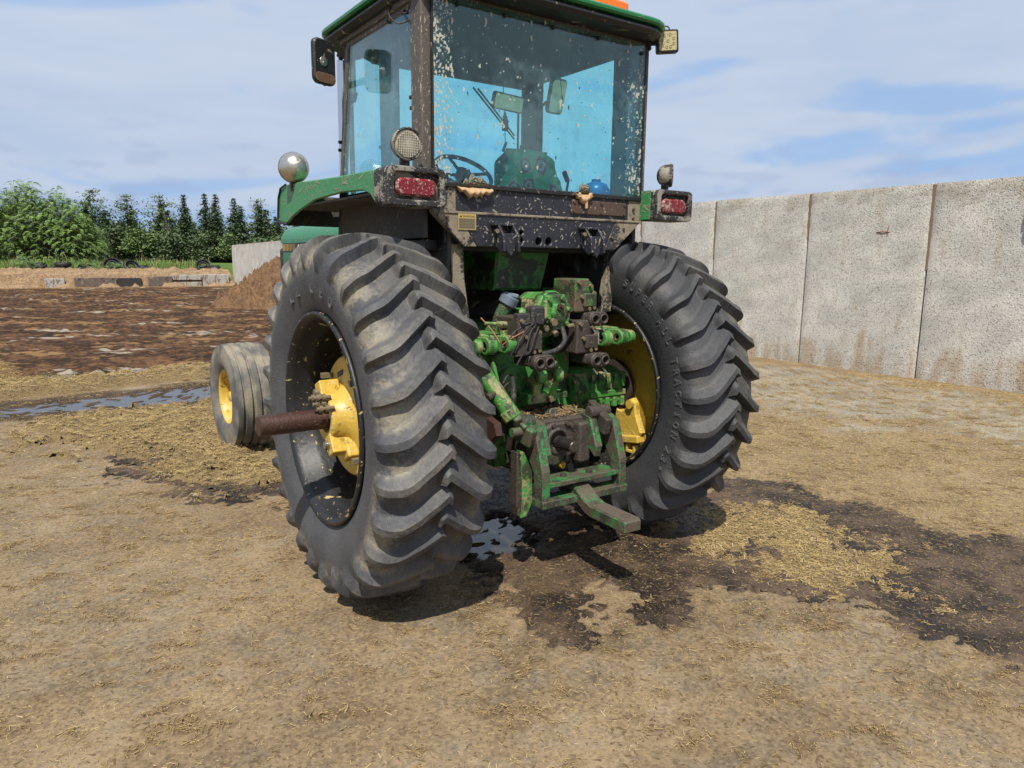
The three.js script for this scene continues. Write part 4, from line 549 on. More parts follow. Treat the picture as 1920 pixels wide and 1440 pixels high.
// hydraulic lift cylinder on the left and its lower eye
{
  const l = grp(tractor, 'lift_link');
  part(l, 'tube', [cyl([-0.50, 1.16, 0.22], [-0.375, 0.89, 0.37], 0.045, 0.045, 24), cyl([-0.385, 0.905, 0.36], [-0.365, 0.86, 0.385], 0.049, 0.049, 24, 0.006)], M.green);
  part(l, 'fork', [obox([-0.352, 0.845, 0.40], [0.05, 0.09, 0.05], [0.5, 0, 0.4], 0.014), obox([-0.325, 0.79, 0.425], [0.026, 0.12, 0.05], [0.35, 0, 0.35], 0.01), cyl([-0.40, 0.80, 0.42], [-0.33, 0.80, 0.425], 0.024, 0.024, 16)], M.greenWorn);
  part(l, 'port', [cyl([-0.475, 0.985, 0.345], [-0.43, 1.0, 0.33], 0.014, 0.014, 10), bolt([-0.48, 0.983, 0.347], [-1, -0.3, 0.2], 0.02, 0.02)], M.grime);
  part(tractor, 'draft_link', [ext('x', [[0.16, 0.78], [0.30, 0.70], [0.44, 0.80], [0.42, 0.86], [0.25, 0.90], [0.12, 1.02], [0.06, 0.98]], -0.50, -0.46, 0.006)], M.rust);
  each(tractor, 'hydraulic_line', [tube([[-0.30, 1.06, 0.28], [-0.302, 1.0, 0.29], [-0.298, 0.93, 0.29], [-0.30, 0.87, 0.27]], 0.014, 8), tube([[-0.34, 1.02, 0.25], [-0.30, 1.06, 0.24], [-0.24, 1.04, 0.2]], 0.006, 6), tube([[-0.345, 0.99, 0.25], [-0.315, 1.02, 0.26], [-0.25, 1.0, 0.2]], 0.006, 6)], M.hose);
  part(tractor, 'side_bracket', [ext('x', [[-0.02, 1.20], [0.14, 1.14], [0.24, 0.88], [0.20, 0.78], [0.10, 0.80], [0.0, 0.98]], -0.345, -0.315, 0.006, [[0.13, 0.95, 0.016], [0.10, 1.05, 0.014]])], M.green);
}
// top link bracket
{
  const t = grp(tractor, 'top_link_bracket'); const ear = (x0, x1) => ext('x', (() => { const o = []; for (let i = 0; i <= 12; i++) { const q = -Math.PI / 2 + (i / 12) * Math.PI * 1.1; o.push([0.225 + 0.043 * Math.cos(q), 1.035 + 0.043 * Math.sin(q)]); } return [...o, [0.14, 1.0], [0.10, 0.89], [0.19, 0.89]]; })(), x0, x1, 0.006, [[0.225, 1.035, 0.019]]);
  part(t, 'ear', ear(-0.115, -0.055), M.green); part(t, 'ear', ear(0.005, 0.058), M.green); part(t, 'base', [box(-0.14, 0.06, 0.875, 0.935, 0.07, 0.20, 0.012), box(0.055, 0.15, 0.885, 0.925, 0.06, 0.19, 0.01)], M.green); each(t, 'bolt', [bolt([-0.10, 0.905, 0.198], [0, 0, 1], 0.018, 0.016), bolt([0.0, 0.90, 0.198], [0, 0, 1], 0.02, 0.03)], M.boltMud);
  part(t, 'stub', [cyl([-0.02, 1.105, 0.10], [-0.005, 1.095, 0.26], 0.026, 0.026, 18), lathe([[0.024, 0], [0.020, 0.012], [0, 0.014]], [-0.0045, 1.0945, 0.262], [0.1, -0.06, 1], 18)], M.greenWorn);
  part(t, 'web', ext('x', [[0.02, 0.88], [0.12, 0.88], [0.16, 0.72], [0.02, 0.72]], 0.10, 0.125, 0.005), M.grime);
}
// PTO housing and shaft
{
  const p = grp(tractor, 'pto_housing');
  part(p, 'case', [ext('z', [[-0.22, 0.815], [0.16, 0.815], [0.19, 0.77], [0.175, 0.60], [0.09, 0.545], [-0.10, 0.545], [-0.19, 0.60]], 0.0, 0.335, 0.015), ext('z', [[-0.155, 0.775], [-0.09, 0.80], [0.0, 0.80], [0.06, 0.765], [0.065, 0.62], [0.0, 0.585], [-0.10, 0.585], [-0.165, 0.65]], 0.33, 0.365, 0.012), box(0.065, 0.15, 0.56, 0.79, 0.27, 0.40, 0.02), lathe([[0.075, 0], [0.075, 0.02], [0.052, 0.024], [0.050, -0.03], [0, -0.03]], [-0.065, 0.70, 0.362], [0, 0, 1], 26), lathe([[0.055, 0], [0.055, 0.03], [0.03, 0.034], [0, 0.034]], [-0.08, 0.615, 0.345], [0, 0, 1], 20)], M.grime);
  each(p, 'bolt', [[-0.14, 0.755], [-0.09, 0.785], [0.0, 0.79], [0.03, 0.775], [0.05, 0.64], [-0.15, 0.66], [-0.11, 0.595], [0.0, 0.60]].map(([x, y]) => bolt([x, y, 0.363], [0, 0, 1], 0.014, 0.016)), M.grime);
  part(p, 'knob', [cyl([-0.035, 0.812, 0.20], [-0.035, 0.835, 0.30], 0.032, 0.032, 18, 0.004)], M.greenWorn); part(p, 'drain_cap', [cyl([-0.035, 0.565, 0.36], [-0.03, 0.562, 0.385], 0.02, 0.02, 6)], M.yellowDirty);
  const sh = [cyl([-0.065, 0.70, 0.33], [-0.065, 0.70, 0.40], 0.032, 0.032, 24), cyl([-0.065, 0.70, 0.40], [-0.065, 0.70, 0.425], 0.024, 0.024, 24), cyl([-0.065, 0.70, 0.425], [-0.065, 0.70, 0.515], 0.030, 0.029, 24, 0.004)]; for (let k = 0; k < 21; k++) { const a = (k / 21) * 6.283; sh.push(obox([-0.065 + 0.031 * Math.cos(a), 0.70 + 0.031 * Math.sin(a), 0.455], [0.0045, 0.0045, 0.11], [0, 0, a], 0)); }
  part(p, 'shaft', sh, std({ color: rgb(0.10, 0.088, 0.08), roughness: 0.35, metalness: 0.7 }));
}
// hitch frame, sway block, drawbar
{
  const f = grp(tractor, 'hitch_frame');
  const sideL = [[0.30, 0.86], [0.40, 0.83], [0.475, 0.80], [0.54, 0.60], [0.545, 0.41], [0.48, 0.41], [0.46, 0.58], [0.38, 0.70], [0.22, 0.74]];
  for (const s of [-1, 1]) { const x0 = s < 0 ? -0.29 : 0.235; part(f, 'side_plate', [ext('x', sideL, x0, x0 + 0.052, 0.006)], M.greenWorn); part(f, 'side_rib', [ext('x', [[0.28, 0.84], [0.40, 0.815], [0.46, 0.66], [0.44, 0.60], [0.33, 0.69]], s < 0 ? -0.215 : 0.135, s < 0 ? -0.165 : 0.185, 0.008)], M.greenWorn); part(f, 'upper_arm', [obox([s < 0 ? -0.335 : 0.225, 0.80, 0.37], [0.05, 0.10, 0.24], [0.3, s * -0.25, 0], 0.012), cyl([s < 0 ? -0.37 : 0.14, 0.835, 0.38], [s < 0 ? -0.24 : 0.28, 0.835, 0.38], 0.036, 0.036, 18, 0.005)], s < 0 ? M.greenWorn : M.grime); }
  part(f, 'upper_bar', [box(-0.24, 0.24, 0.508, 0.536, 0.40, 0.535, 0.005)], M.greenWorn); part(f, 'lower_bar', [box(-0.292, 0.292, 0.409, 0.448, 0.44, 0.551, 0.005)], M.greenWorn);
  each(f, 'bolt', [[-0.10, 0.47], [0.06, 0.49], [0.23, 0.50]].map(([x, z]) => bolt([x, 0.535, z], [0, 1, 0], 0.019, 0.018)), M.grime);
  part(tractor, 'sway_block', [ext('z', [[-0.372, 0.71], [-0.345, 0.70], [-0.292, 0.59], [-0.288, 0.43], [-0.325, 0.355], [-0.362, 0.352], [-0.352, 0.50]], 0.42, 0.46, 0.005)], M.green, 'bright green worn sway block on the left of the hitch'); part(tractor, 'sway_block_back', [ext('z', [[-0.385, 0.70], [-0.373, 0.70], [-0.353, 0.50], [-0.363, 0.352], [-0.375, 0.365], [-0.385, 0.42]], 0.39, 0.452, 0.005)], M.grime, 'dirt brown side of the sway block');
  part(tractor, 'sway_block_right', [ext('z', [[0.30, 0.70], [0.325, 0.69], [0.335, 0.56], [0.31, 0.54]], 0.38, 0.43, 0.004)], M.green);
  const d = grp(tractor, 'drawbar', 0.005, 0, 0); d.rotation.y = -0.03;
  part(d, 'bar', ext('x', [[-0.3, 0.505], [0.40, 0.505], [0.48, 0.50], [0.545, 0.475], [0.61, 0.435], [0.66, 0.42], [0.915, 0.42], [0.925, 0.41], [0.925, 0.365], [0.915, 0.358], [0.65, 0.358], [0.60, 0.372], [0.53, 0.415], [0.47, 0.452], [0.40, 0.456], [-0.3, 0.456]], -0.055, 0.052, 0.007), M.greenWorn, 'worn drawbar with a bare rusty top'); const pin = part(d, 'pin_hole', lathe([[0, 0], [0.0195, 0.0005], [0.023, 0.003], [0.024, 0]], [0, 0.4205, 0.865], [0, 1, 0], 24), M.black); void pin;
  part(d, 'worn_top', box(-0.048, 0.045, 0.4185, 0.4222, 0.66, 0.912, 0), std({ ...coated([0.17, 0.135, 0.11], { seed: 75, mud: 0.2, fleck: 200, grime: 0.12, tile: 0.3, S: 512, mudC: [0.2, 0.11, 0.06] }), roughness: 0.5, metalness: 0.35 }));
  part(tractor, 'drawbar_support', [box(-0.10, 0.10, 0.44, 0.56, -0.9, 0.30, 0.02), box(-0.20, 0.20, 0.47, 0.60, 0.10, 0.33, 0.02)], M.black);
  part(tractor, 'link_stub', [obox([-0.47, 0.58, 0.10], [0.06, 0.14, 0.08], [0.2, 0, 0.1], 0.01), box(-0.58, -0.44, 0.63, 0.67, 0.02, 0.20, 0.01)], M.rust);
}

// cab
{
  const cab = grp(tractor, 'cab');
  const quad = (a, b, c, d) => { const g = new THREE.BufferGeometry(); g.setAttribute('position', new THREE.Float32BufferAttribute([...a, ...b, ...c, ...a, ...c, ...d], 3)); g.computeVertexNormals(); return g; };
  const pl = (x, z, w, d, y0 = 2.0, y1 = 2.90) => box(x - w / 2, x + w / 2, y0, y1, z - d / 2, z + d / 2, 0.01);
  part(cab, 'rear_pillar', pl(-0.712, 0.085, 0.055, 0.11), M.pillar); part(cab, 'rear_pillar', pl(0.712, 0.085, 0.045, 0.11), M.pillar);
  part(cab, 'front_pillar', ext('x', [[-0.795, 2.88], [-0.84, 2.88], [-1.045, 1.78], [-1.0, 1.78]], -0.715, -0.680, 0.006), M.black); part(cab, 'front_pillar', [pl(0.68, -0.93, 0.06, 0.19, 1.78)], M.black);
  part(cab, 'door_frame', [ext('x', [[-0.765, 2.868], [-0.797, 2.868], [-0.985, 2.0], [-0.952, 2.0]], -0.724, -0.702, 0.004), box(-0.722, -0.700, 2.835, 2.868, -0.78, 0.03, 0.004)], M.pillar);
  part(cab, 'inner_post', [box(0.60, 0.675, 2.02, 2.86, -0.02, 0.125, 0.012)], M.lining);
  part(cab, 'inner_post', [box(-0.665, -0.615, 2.02, 2.86, -0.50, -0.34, 0.012)], M.lining);
  part(cab, 'top_frame', [box(-0.74, 0.735, 2.855, 2.905, 0.06, 0.142, 0.008), box(-0.74, -0.66, 2.86, 2.91, -0.86, 0.06, 0.008), box(0.66, 0.735, 2.86, 2.91, -1.02, 0.06, 0.008), box(-0.47, 0.735, 2.84, 2.91, -1.05, -0.99, 0.008), ext('y', [[-0.47, -1.05], [-0.47, -0.99], [-0.66, -0.82], [-0.74, -0.86]], 2.85, 2.91, 0.004)], M.pillar);
  // glazing
  part(cab, 'rear_window', ext('z', rrect(-0.683, 0.688, 2.026, 2.868, 0.012), 0.150, 0.156, 0), M.glass);
  part(cab, 'side_window', ext('x', [[0.045, 2.03], [0.045, 2.865], [-0.785, 2.865], [-0.965, 2.03]], -0.716, -0.711, 0), M.glassSide);
  part(cab, 'side_window', ext('x', [[0.045, 2.0], [0.045, 2.865], [-0.84, 2.865], [-0.84, 2.0]], 0.708, 0.713, 0), M.glassSide);
  part(cab, 'windshield', [ext('z', [[-0.45, 1.80], [0.66, 1.80], [0.66, 2.85], [-0.45, 2.85]], -1.022, -1.017, 0), quad([-0.45, 1.8, -1.02], [-0.45, 2.85, -1.02], [-0.695, 2.85, -0.835], [-0.695, 1.8, -1.04])], M.glassSide);
  each(cab, 'window_seal', [box(-0.692, -0.683, 2.03, 2.87, 0.144, 0.160, 0.002), box(0.688, 0.697, 2.03, 2.87, 0.144, 0.160, 0.002)], M.black);
  const studs = []; for (const [x, y] of [[-0.55, 2.845], [-0.28, 2.845], [0.02, 2.845], [0.33, 2.845], [0.655, 2.82]]) studs.push(cyl([x, y, 0.15], [x, y, 0.168], 0.012, 0.010, 12)); each(cab, 'window_stud', studs, M.black);
  each(cab, 'window_stud', [[-0.06, 2.835], [-0.25, 2.838], [-0.9, 2.80], [-0.945, 2.34], [-0.95, 2.295], [0.0, 2.43], [0.005, 2.38]].map(([z, y]) => cyl([-0.71, y, z], [-0.73, y, z], 0.011, 0.009, 10)), M.black);
  each(cab, 'window_clip', [box(-0.08, 0.10, 2.838, 2.852, 0.140, 0.147, 0.002), box(0.26, 0.40, 2.838, 2.852, 0.140, 0.147, 0.002)], M.black);
  // lower walls
  part(cab, 'lower_wall', [box(-0.715, -0.69, 1.76, 2.03, -0.98, 0.10, 0.004), box(0.69, 0.715, 1.76, 2.0, -0.98, 0.10, 0.004), box(-0.70, 0.70, 1.74, 1.81, -1.04, -0.99, 0.004)], M.skirt);
  // roof: rounded plan, black underside lip and a green shell
  const plan = (o, zr) => { const xs = 0.80 + o, zb = zr, c = 0.2; const p = []; const arc = (cx, cz, r, a0, a1) => { for (let i = 0; i <= 6; i++) { const a = (a0 + (a1 - a0) * i / 6) * Math.PI / 180; p.push([cx + r * Math.cos(a), cz + r * Math.sin(a)]); } }; arc(xs - c, zb - c, c, 0, 90); arc(-xs + c, zb - c, c, 90, 180); arc(-xs + 0.22, -1.16 - o + 0.22, 0.22, 180, 270); arc(xs - 0.22, -1.16 - o + 0.22, 0.22, 270, 360); return p; };
  part(cab, 'roof_underside', [ext('y', plan(-0.015, 0.29), 2.885, 2.935, 0.02), ext('y', plan(-0.13, 0.05), 2.868, 2.89, 0.0)], M.black);
  const roof = part(cab, 'roof', [ext('y', plan(0, 0.305), 2.932, 2.966, 0.010), ext('y', plan(-0.22, 0.06), 2.96, 3.00, 0.02), ext('y', plan(-0.34, -0.05), 2.995, 3.03, 0.02)], M.hood);
  part(roof, 'marker_light', [ext('y', rrect(0.23, 0.475, 0.15, 0.245, 0.03), 2.962, 3.03, 0.012)], M.amber, 'orange marker light on the roof');
  part(roof, 'marker_light', [ext('y', rrect(-0.475, -0.23, 0.15, 0.245, 0.03), 2.962, 3.03, 0.012)], M.amber);
  part(cab, 'headliner', [ext('y', [[-0.655, 0.115], [0.655, 0.115], [0.655, -0.985], [-0.44, -0.985], [-0.655, -0.80]], 2.838, 2.866, 0.004)], M.lining);
  each(cab, 'loose_wire', [tube([[-0.73, 2.90, -0.18], [-0.765, 2.83, -0.14], [-0.755, 2.775, -0.06], [-0.738, 2.77, 0.03]], 0.004, 6), tube([[-0.74, 2.90, 0.10], [-0.765, 2.85, 0.11], [-0.76, 2.80, 0.05], [-0.745, 2.82, -0.04]], 0.003, 6)], M.hose);
  // inside
  const st = grp(cab, 'steering_wheel', 0.0, 2.20, -0.72); st.rotation.set(0.65, 0.15, 0); const tr = new THREE.TorusGeometry(0.185, 0.014, 10, 40); tr.rotateX(Math.PI / 2);
  part(st, 'wheel_rim', [tr, cyl([0, -0.02, 0], [0.18, 0, 0.02], 0.01), cyl([0, -0.02, 0], [-0.18, 0, 0.02], 0.01), cyl([0, -0.02, 0], [0, 0, -0.18], 0.01), cyl([0, -0.45, 0], [0, 0.0, 0], 0.03), cyl([0, -0.05, 0], [0, 0.012, 0], 0.045)], M.black);
  part(cab, 'dashboard', [box(-0.28, 0.30, 1.76, 2.06, -0.97, -0.80, 0.04)], M.black);
  part(cab, 'seat', [box(0.08, 0.36, 1.98, 2.26, -0.42, -0.33, 0.04), box(0.02, 0.42, 1.90, 2.0, -0.78, -0.34, 0.04), box(0.08, 0.34, 1.75, 1.92, -0.66, -0.42, 0.02)], M.black);
  part(cab, 'lever', [cyl([0.55, 1.95, -0.40], [0.575, 2.165, -0.38], 0.008), obox([0.558, 2.185, -0.385], [0.032, 0.075, 0.026], [0, 0, 0.5], 0.012)], M.black);
  part(cab, 'lever', [cyl([0.44, 1.95, -0.70], [0.45, 2.38, -0.72], 0.007), obox([0.45, 2.385, -0.72], [0.03, 0.05, 0.03], [0, 0, 0], 0.01)], M.black);
  const mir = grp(cab, 'rear_view_mirror', 0.425, 2.692, -0.85); mir.rotation.set(0.26, 0.1, -0.05); part(mir, 'casing', [ext('z', rrect(-0.132, 0.132, -0.052, 0.055, 0.018), -0.02, 0.006, 0.004), cyl([0.10, 0.0, -0.01], [0.20, -0.03, -0.06], 0.009)], M.black); part(mir, 'mirror_glass', ext('z', rrect(-0.120, 0.120, -0.043, 0.045, 0.010), 0.0065, 0.0085, 0), M.mirror);
  part(cab, 'wiper', [cyl([0.26, 2.80, -1.03], [0.60, 2.50, -1.03], 0.006), cyl([0.30, 2.80, -1.035], [0.605, 2.525, -1.035], 0.006), cyl([0.39, 2.81, -0.86], [0.41, 2.44, -0.86], 0.0025), obox([0.405, 2.41, -0.86], [0.018, 0.07, 0.018], [0, 0, -0.4], 0.006), cyl([0.60, 2.0, -0.99], [0.605, 2.70, -0.99], 0.008)], M.black);
  part(cab, 'aerial', [cyl([0.62, 2.85, -0.55], [0.645, 2.70, -0.55], 0.0025), cyl([0.643, 2.712, -0.55], [0.647, 2.69, -0.55], 0.005)], M.black);
}
// outside mirrors
{
  const ext1 = (name, px, py, pz, ry, arm, label) => { const m = grp(tractor, 'side_mirror', px, py, pz); m.rotation.set(name === 'L' ? 0 : 0.28, ry, 0); m.userData.label = label; part(m, 'casing', [ext('z', rrect(-0.076, 0.076, -0.118, 0.118, 0.035), -0.022, 0.012, 0.008)], M.black); part(m, 'mirror_glass', ext('z', rrect(-0.066, 0.066, -0.106, 0.106, 0.028), name === 'L' ? -0.0245 : 0.0125, name === 'L' ? -0.0225 : 0.0145, 0), M.mirror); part(m, 'arm', arm, M.black); if (name === 'L') { part(m, 'mount', [lathe([[0, 0.008], [0.010, 0.008], [0.012, 0.003], [0.024, 0.003], [0.026, -0.002]], [-0.012, 0.0, 0.013], [0, 0, 1], 24)], M.steel); part(m, 'dirt_cake', [ext('z', rrect(-0.070, 0.070, -0.112, -0.060, 0.025), 0.009, 0.0135, 0.002)], std({ ...coated([0.15, 0.075, 0.045], { seed: 81, mud: 0.3, fleck: 500, grime: 0.1, tile: 0.2, S: 256 }), roughness: 0.9 })); } return m; };
  ext1('L', -0.876, 2.725, -0.75, 0.35, [cyl([0.05, -0.03, -0.03], [0.17, -0.055, -0.20], 0.014), obox([0.10, -0.045, -0.10], [0.012, 0.035, 0.20], [0, -0.6, 0], 0.004)], 'left mirror seen from behind its black shell');
  ext1('R', 0.87, 2.80, -0.90, 0.1, [cyl([-0.06, -0.05, -0.02], [-0.17, -0.10, -0.03], 0.014)], 'right mirror facing back');
}
// fenders with tail lights and lamps
function fender(s) {
  const f = grp(tractor, 'fender'); const X = (a, b) => [Math.min(s * a, s * b), Math.max(s * a, s * b)];
  const top = [[0.20, 2.062], [-0.35, 2.072], [-0.95, 2.094], [-1.20, 2.098], [-1.30, 2.080], [-1.345, 2.03], [-1.375, 1.905], [-1.33, 1.88]], lip = [[-1.22, 1.868], [-1.10, 1.905], [-0.96, 1.935], [-0.69, 1.977], [-0.30, 1.988], [-0.02, 1.978], [0.06, 1.955], [0.11, 1.915], [0.20, 1.905]];
  const [a, b] = X(0.955, 0.975); part(f, 'outer_lip', ext('x', [...top, ...lip], a, b, 0.006), M.fender);
  const sk = [[0.20, 2.058], [-0.35, 2.068], [-0.95, 2.090], [-1.20, 2.094], [-1.295, 2.074], [-1.338, 2.027], [-1.366, 1.905], [-1.35, 1.902], [-1.322, 2.018], [-1.285, 2.058], [-1.20, 2.076], [-0.95, 2.072], [-0.35, 2.05], [0.20, 2.04]];
  const [c, d] = X(0.70, 0.957); part(f, 'top_sheet', ext('x', sk, c, d, 0.003), M.fender);
  const [e, g] = X(0.973, 0.986); part(f, 'edge_trim', [ext('x', [[-1.19, 2.103], [-1.30, 2.088], [-1.352, 2.032], [-1.385, 1.90], [-1.34, 1.866], [-1.215, 1.862], [-1.22, 1.872], [-1.33, 1.884], [-1.368, 1.905], [-1.340, 2.028], [-1.295, 2.076], [-1.19, 2.094]], e, g, 0.003)], M.black);
  const [h, k] = X(0.59, 0.96); part(f, 'under_lining', [box(h, k, 1.86, 2.05, -1.345, -1.32, 0.004), box(h, k, 1.955, 1.965, -1.3, 0.10, 0)], M.skirt);
  // tail light housing
  const hs = part(f, 'tail_light_housing', [ext('z', rrect(...X(0.695, 0.988), 1.893, 2.068, 0.030), 0.13, 0.262, 0.010, [])], M.blackTrim); void hs;
  const fr = rrect(...X(0.695, 0.988), 1.893, 2.068, 0.030), inn = rrect(...X(0.727, 0.957), 1.922, 2.042, 0.018).reverse();
  const sh = new THREE.Shape(fr.map((p) => new THREE.Vector2(...p))); sh.holes.push(new THREE.Path(inn.map((p) => new THREE.Vector2(...p)))); const fg = new THREE.ExtrudeGeometry(sh, { depth: 0.022, bevelEnabled: true, bevelThickness: 0.006, bevelSize: 0.005, bevelOffset: -0.005, bevelSegments: 2 }); fg.translate(0, 0, 0.264);
  part(f, 'light_bezel', fg, M.blackTrim);
  const [lx0, lx1] = X(0.74, 0.945); part(f, 'tail_lens', [ext('z', rrect(lx0, lx1, 1.937, 2.018, 0.034), 0.258, 0.288, 0.010)], M.redLens);
  const [i0, i1] = X(0.690, 0.696); part(f, 'inner_side', [box(i0, i1, 1.898, 2.062, 0.12, 0.235, 0.002)], M.fender);
  return f;
}
const fL = fender(-1), fR = fender(1); fL.userData.label = 'left fender with mud splashed green lip'; fR.userData.label = 'right fender';
function lamp(parent, at, dir, r, kind) {
  const l = grp(parent, 'work_lamp', ...at); const q = new THREE.Quaternion().setFromUnitVectors(V(0, 0, 1), V(...dir).normalize()); const b = grp(l, 'lamp_head'); void b; l.remove(b);
  const ap = (g) => g.applyQuaternion(q);
  part(l, 'shell', [ap(lathe([[0, -r * 0.95], [r * 0.35, -r * 0.90], [r * 0.70, -r * 0.70], [r * 0.92, -r * 0.35], [r, 0], [r * 1.02, 0.012], [r * 0.98, 0.02]], [0, 0, 0], [0, 0, 1], 36))], kind === 'chrome' ? M.chrome : M.blackTrim);
  part(l, 'bezel', [ap(lathe([[r * 1.02, 0.008], [r * 1.04, 0.02], [r * 0.97, 0.03], [r * 0.88, 0.024], [r * 0.88, 0.016]], [0, 0, 0], [0, 0, 1], 36))], kind === 'chrome' ? M.chrome : M.blackTrim);
  const lens = ap(lathe([[0, 0.030], [r * 0.4, 0.028], [r * 0.75, 0.023], [r * 0.90, 0.018]], [0, 0, 0], [0, 0, 1], 30)); part(l, 'lens', lens, M.lens);
  const bars = []; for (let k = -5; k <= 5; k++) { const o = k * r * 0.15, hl = Math.sqrt(Math.max(0, (r * 0.8) ** 2 - o * o)); if (hl > 0.008) { bars.push(ap(box(o - 0.0012, o + 0.0012, -hl, hl, 0.0255, 0.0315, 0)), ap(box(-hl, hl, o - 0.0012, o + 0.0012, 0.0255, 0.0312, 0))); } } part(l, 'lens_grid', bars, std({ color: rgb(0.45, 0.42, 0.34), roughness: 0.3 }));
  part(l, 'foot', [cyl([0, -r * 0.9, -r * 0.25], [0, -r - 0.045, -r * 0.25], 0.016, 0.022, 14), box(-0.022, 0.022, -r - 0.025, -r * 0.8, -r * 0.45, -r * 0.05, 0.006)], kind === 'chrome' ? M.rust : M.black); return l;
}
lamp(fL, [-0.845, 2.178, 0.185], [-0.08, -0.10, 1], 0.072, 'mud'); lamp(fR, [0.885, 2.165, 0.175], [0.75, 0.0, 0.66], 0.066, 'black'); lamp(fL, [-0.965, 2.185, -1.06], [0.12, 0.12, -1], 0.088, 'chrome');
{ // square LED lamp under the roof corner
  const l = grp(tractor, 'led_lamp', 0.785, 2.89, 0.225); l.rotation.set(0.05, -0.55, 0.10); part(l, 'housing', [ext('z', rrect(-0.062, 0.062, -0.062, 0.062, 0.012), -0.035, 0.012, 0.006), ...[-0.03, -0.01, 0.01, 0.03].map((x) => box(x - 0.004, x + 0.004, -0.05, 0.05, -0.055, -0.03, 0.002))], M.black); part(l, 'lens', ext('z', rrect(-0.050, 0.050, -0.050, 0.050, 0.008), 0.0115, 0.0145, 0.001), M.led);
  each(l, 'diode', [[-0.022, 0.03], [0.012, 0.032], [0.032, 0.012], [-0.034, 0.002], [0.0, 0.0], [0.032, -0.015], [-0.03, -0.022], [-0.008, -0.032], [0.015, -0.03]].map(([x, y]) => lathe([[0.0085, 0], [0.0085, 0.0018], [0.006, 0.0005], [0, -0.0005]], [x, y, 0.0146], [0, 0, 1], 14)), std({ color: rgb(0.26, 0.22, 0.10), roughness: 0.4 }));
  part(l, 'bracket', [cyl([-0.05, 0.0, -0.02], [-0.095, 0.0, -0.03], 0.014, 0.014, 8), obox([-0.10, 0.02, -0.04], [0.02, 0.11, 0.04], [0, 0, 0.1], 0.005), cyl([-0.062, -0.012, -0.02], [-0.062, 0.02, -0.02], 0.02, 0.02, 10)], M.black); part(l, 'cable', tube([[-0.035, 0.05, -0.03], [-0.02, 0.085, -0.035], [0.015, 0.085, -0.035], [0.025, 0.055, -0.03]], 0.004, 6), M.black);
}
part(tractor, 'straw_litter', (() => { const R = rngOf(91), o = []; for (let i = 0; i < 520; i++) { const x = -0.21 + 0.40 * R(), z = 0.02 + 0.30 * R() ** 1.3; o.push(obox([x, 0.817 + 0.028 * R() * (1 - z), z], [0.012 + 0.03 * R(), 0.003, 0.004], [R() * 0.6 - 0.3, R() * 6.3, R() * 0.6 - 0.3], 0)); } return o; })(), std({ ...coated([0.34, 0.23, 0.11], { seed: 92, mud: 0.3, fleck: 100, grime: 0.3, tile: 0.12, S: 256, mudC: [0.16, 0.09, 0.04] }), roughness: 0.9 })).userData.kind = 'stuff';

// ---------------------------------------------------------------- things lying on and in the tractor
function onTractor(name, p, label, category, group) { const [X, Z] = yard(p[0], p[2]); return thing(name, [X, p[1], Z], PHI, label, category, group); }
function cloth(w, h, fn, nx = 44, ny = 26) { const g = new THREE.PlaneGeometry(w, h, nx, ny), p = g.attributes.position; for (let i = 0; i < p.count; i++) { const [x, y, z] = fn(p.getX(i) / w + 0.5, p.getY(i) / h + 0.5); p.setXYZ(i, x, y, z); } g.computeVertexNormals(); return g; }
function glove(p, w, seed, label, fingers) {
  const o = onTractor('work_glove', p, label, 'glove', null);
  // palm hanging out below the sill: a puckered, doubled sheet with rolled edge; the grey cuff is pinched behind the glass line
  const body = (dz, k) => cloth(w, 0.06, (u, v) => { const px = (u - 0.5) * w, puck = Math.sin(u * 15 + seed) * 0.5 + Math.sin(u * 31 + seed * 2) * 0.25, drop = (0.030 + 0.020 * Math.sin(u * Math.PI) + 0.011 * n2(u * 5 + seed, 1)) * k, edgeIn = 0.4 + 0.6 * Math.sin(Math.PI * clamp(u, 0.03, 0.97)) ** 0.4; return [px, -drop * (1 - v) * edgeIn, dz + 0.004 * puck * (1 - v) + 0.030 * Math.sin((1 - v) * 2.6) * edgeIn]; });
  part(o, 'palm', [body(0.0, 1), body(-0.012, 0.92)], M.leather);
  if (fingers) each(o, 'finger', fingers.map(([x, y, r, l, t]) => { const g = new THREE.CapsuleGeometry(r, l, 6, 12); const q = g.attributes.position; for (let i = 0; i < q.count; i++) q.setX(i, q.getX(i) * (1 + 0.25 * n2(q.getY(i) * 60, seed))); g.scale(1, 1, 0.7); g.rotateZ(t); g.translate(x, y, 0.018); g.computeVertexNormals(); return g; }), M.leather);
  const cuff = cloth(w * 0.92, 0.1, (u, v) => { const px = (u - 0.5) * w * 0.92, hump = (0.055 + 0.020 * n2(u * 4 + seed, 3)) * Math.sin(Math.PI * clamp(u, 0.02, 0.98)) ** 0.6; return [px * (1 - 0.25 * v), 0.002 + hump * v, 0.006 - 0.002 + 0.014 * Math.sin(v * 3.1) + 0.006 * n2(u * 9, v * 6 + seed)]; }); part(o, 'cuff', [cuff], M.gloveGrey, 'grey fabric cuff'); return o;
}
glove([-0.46, 2.012, 0.160], 0.205, 1.3, 'tan leather work glove hanging under the rear window by the warning label', null);
glove([0.245, 2.022, 0.160], 0.115, 4.1, 'tan leather work glove with one finger dangling over the brown plate', [[0.012, -0.045, 0.011, 0.055, 0.06], [-0.035, -0.010, 0.010, 0.012, 0.5], [0.038, -0.010, 0.012, 0.014, -0.5]]);
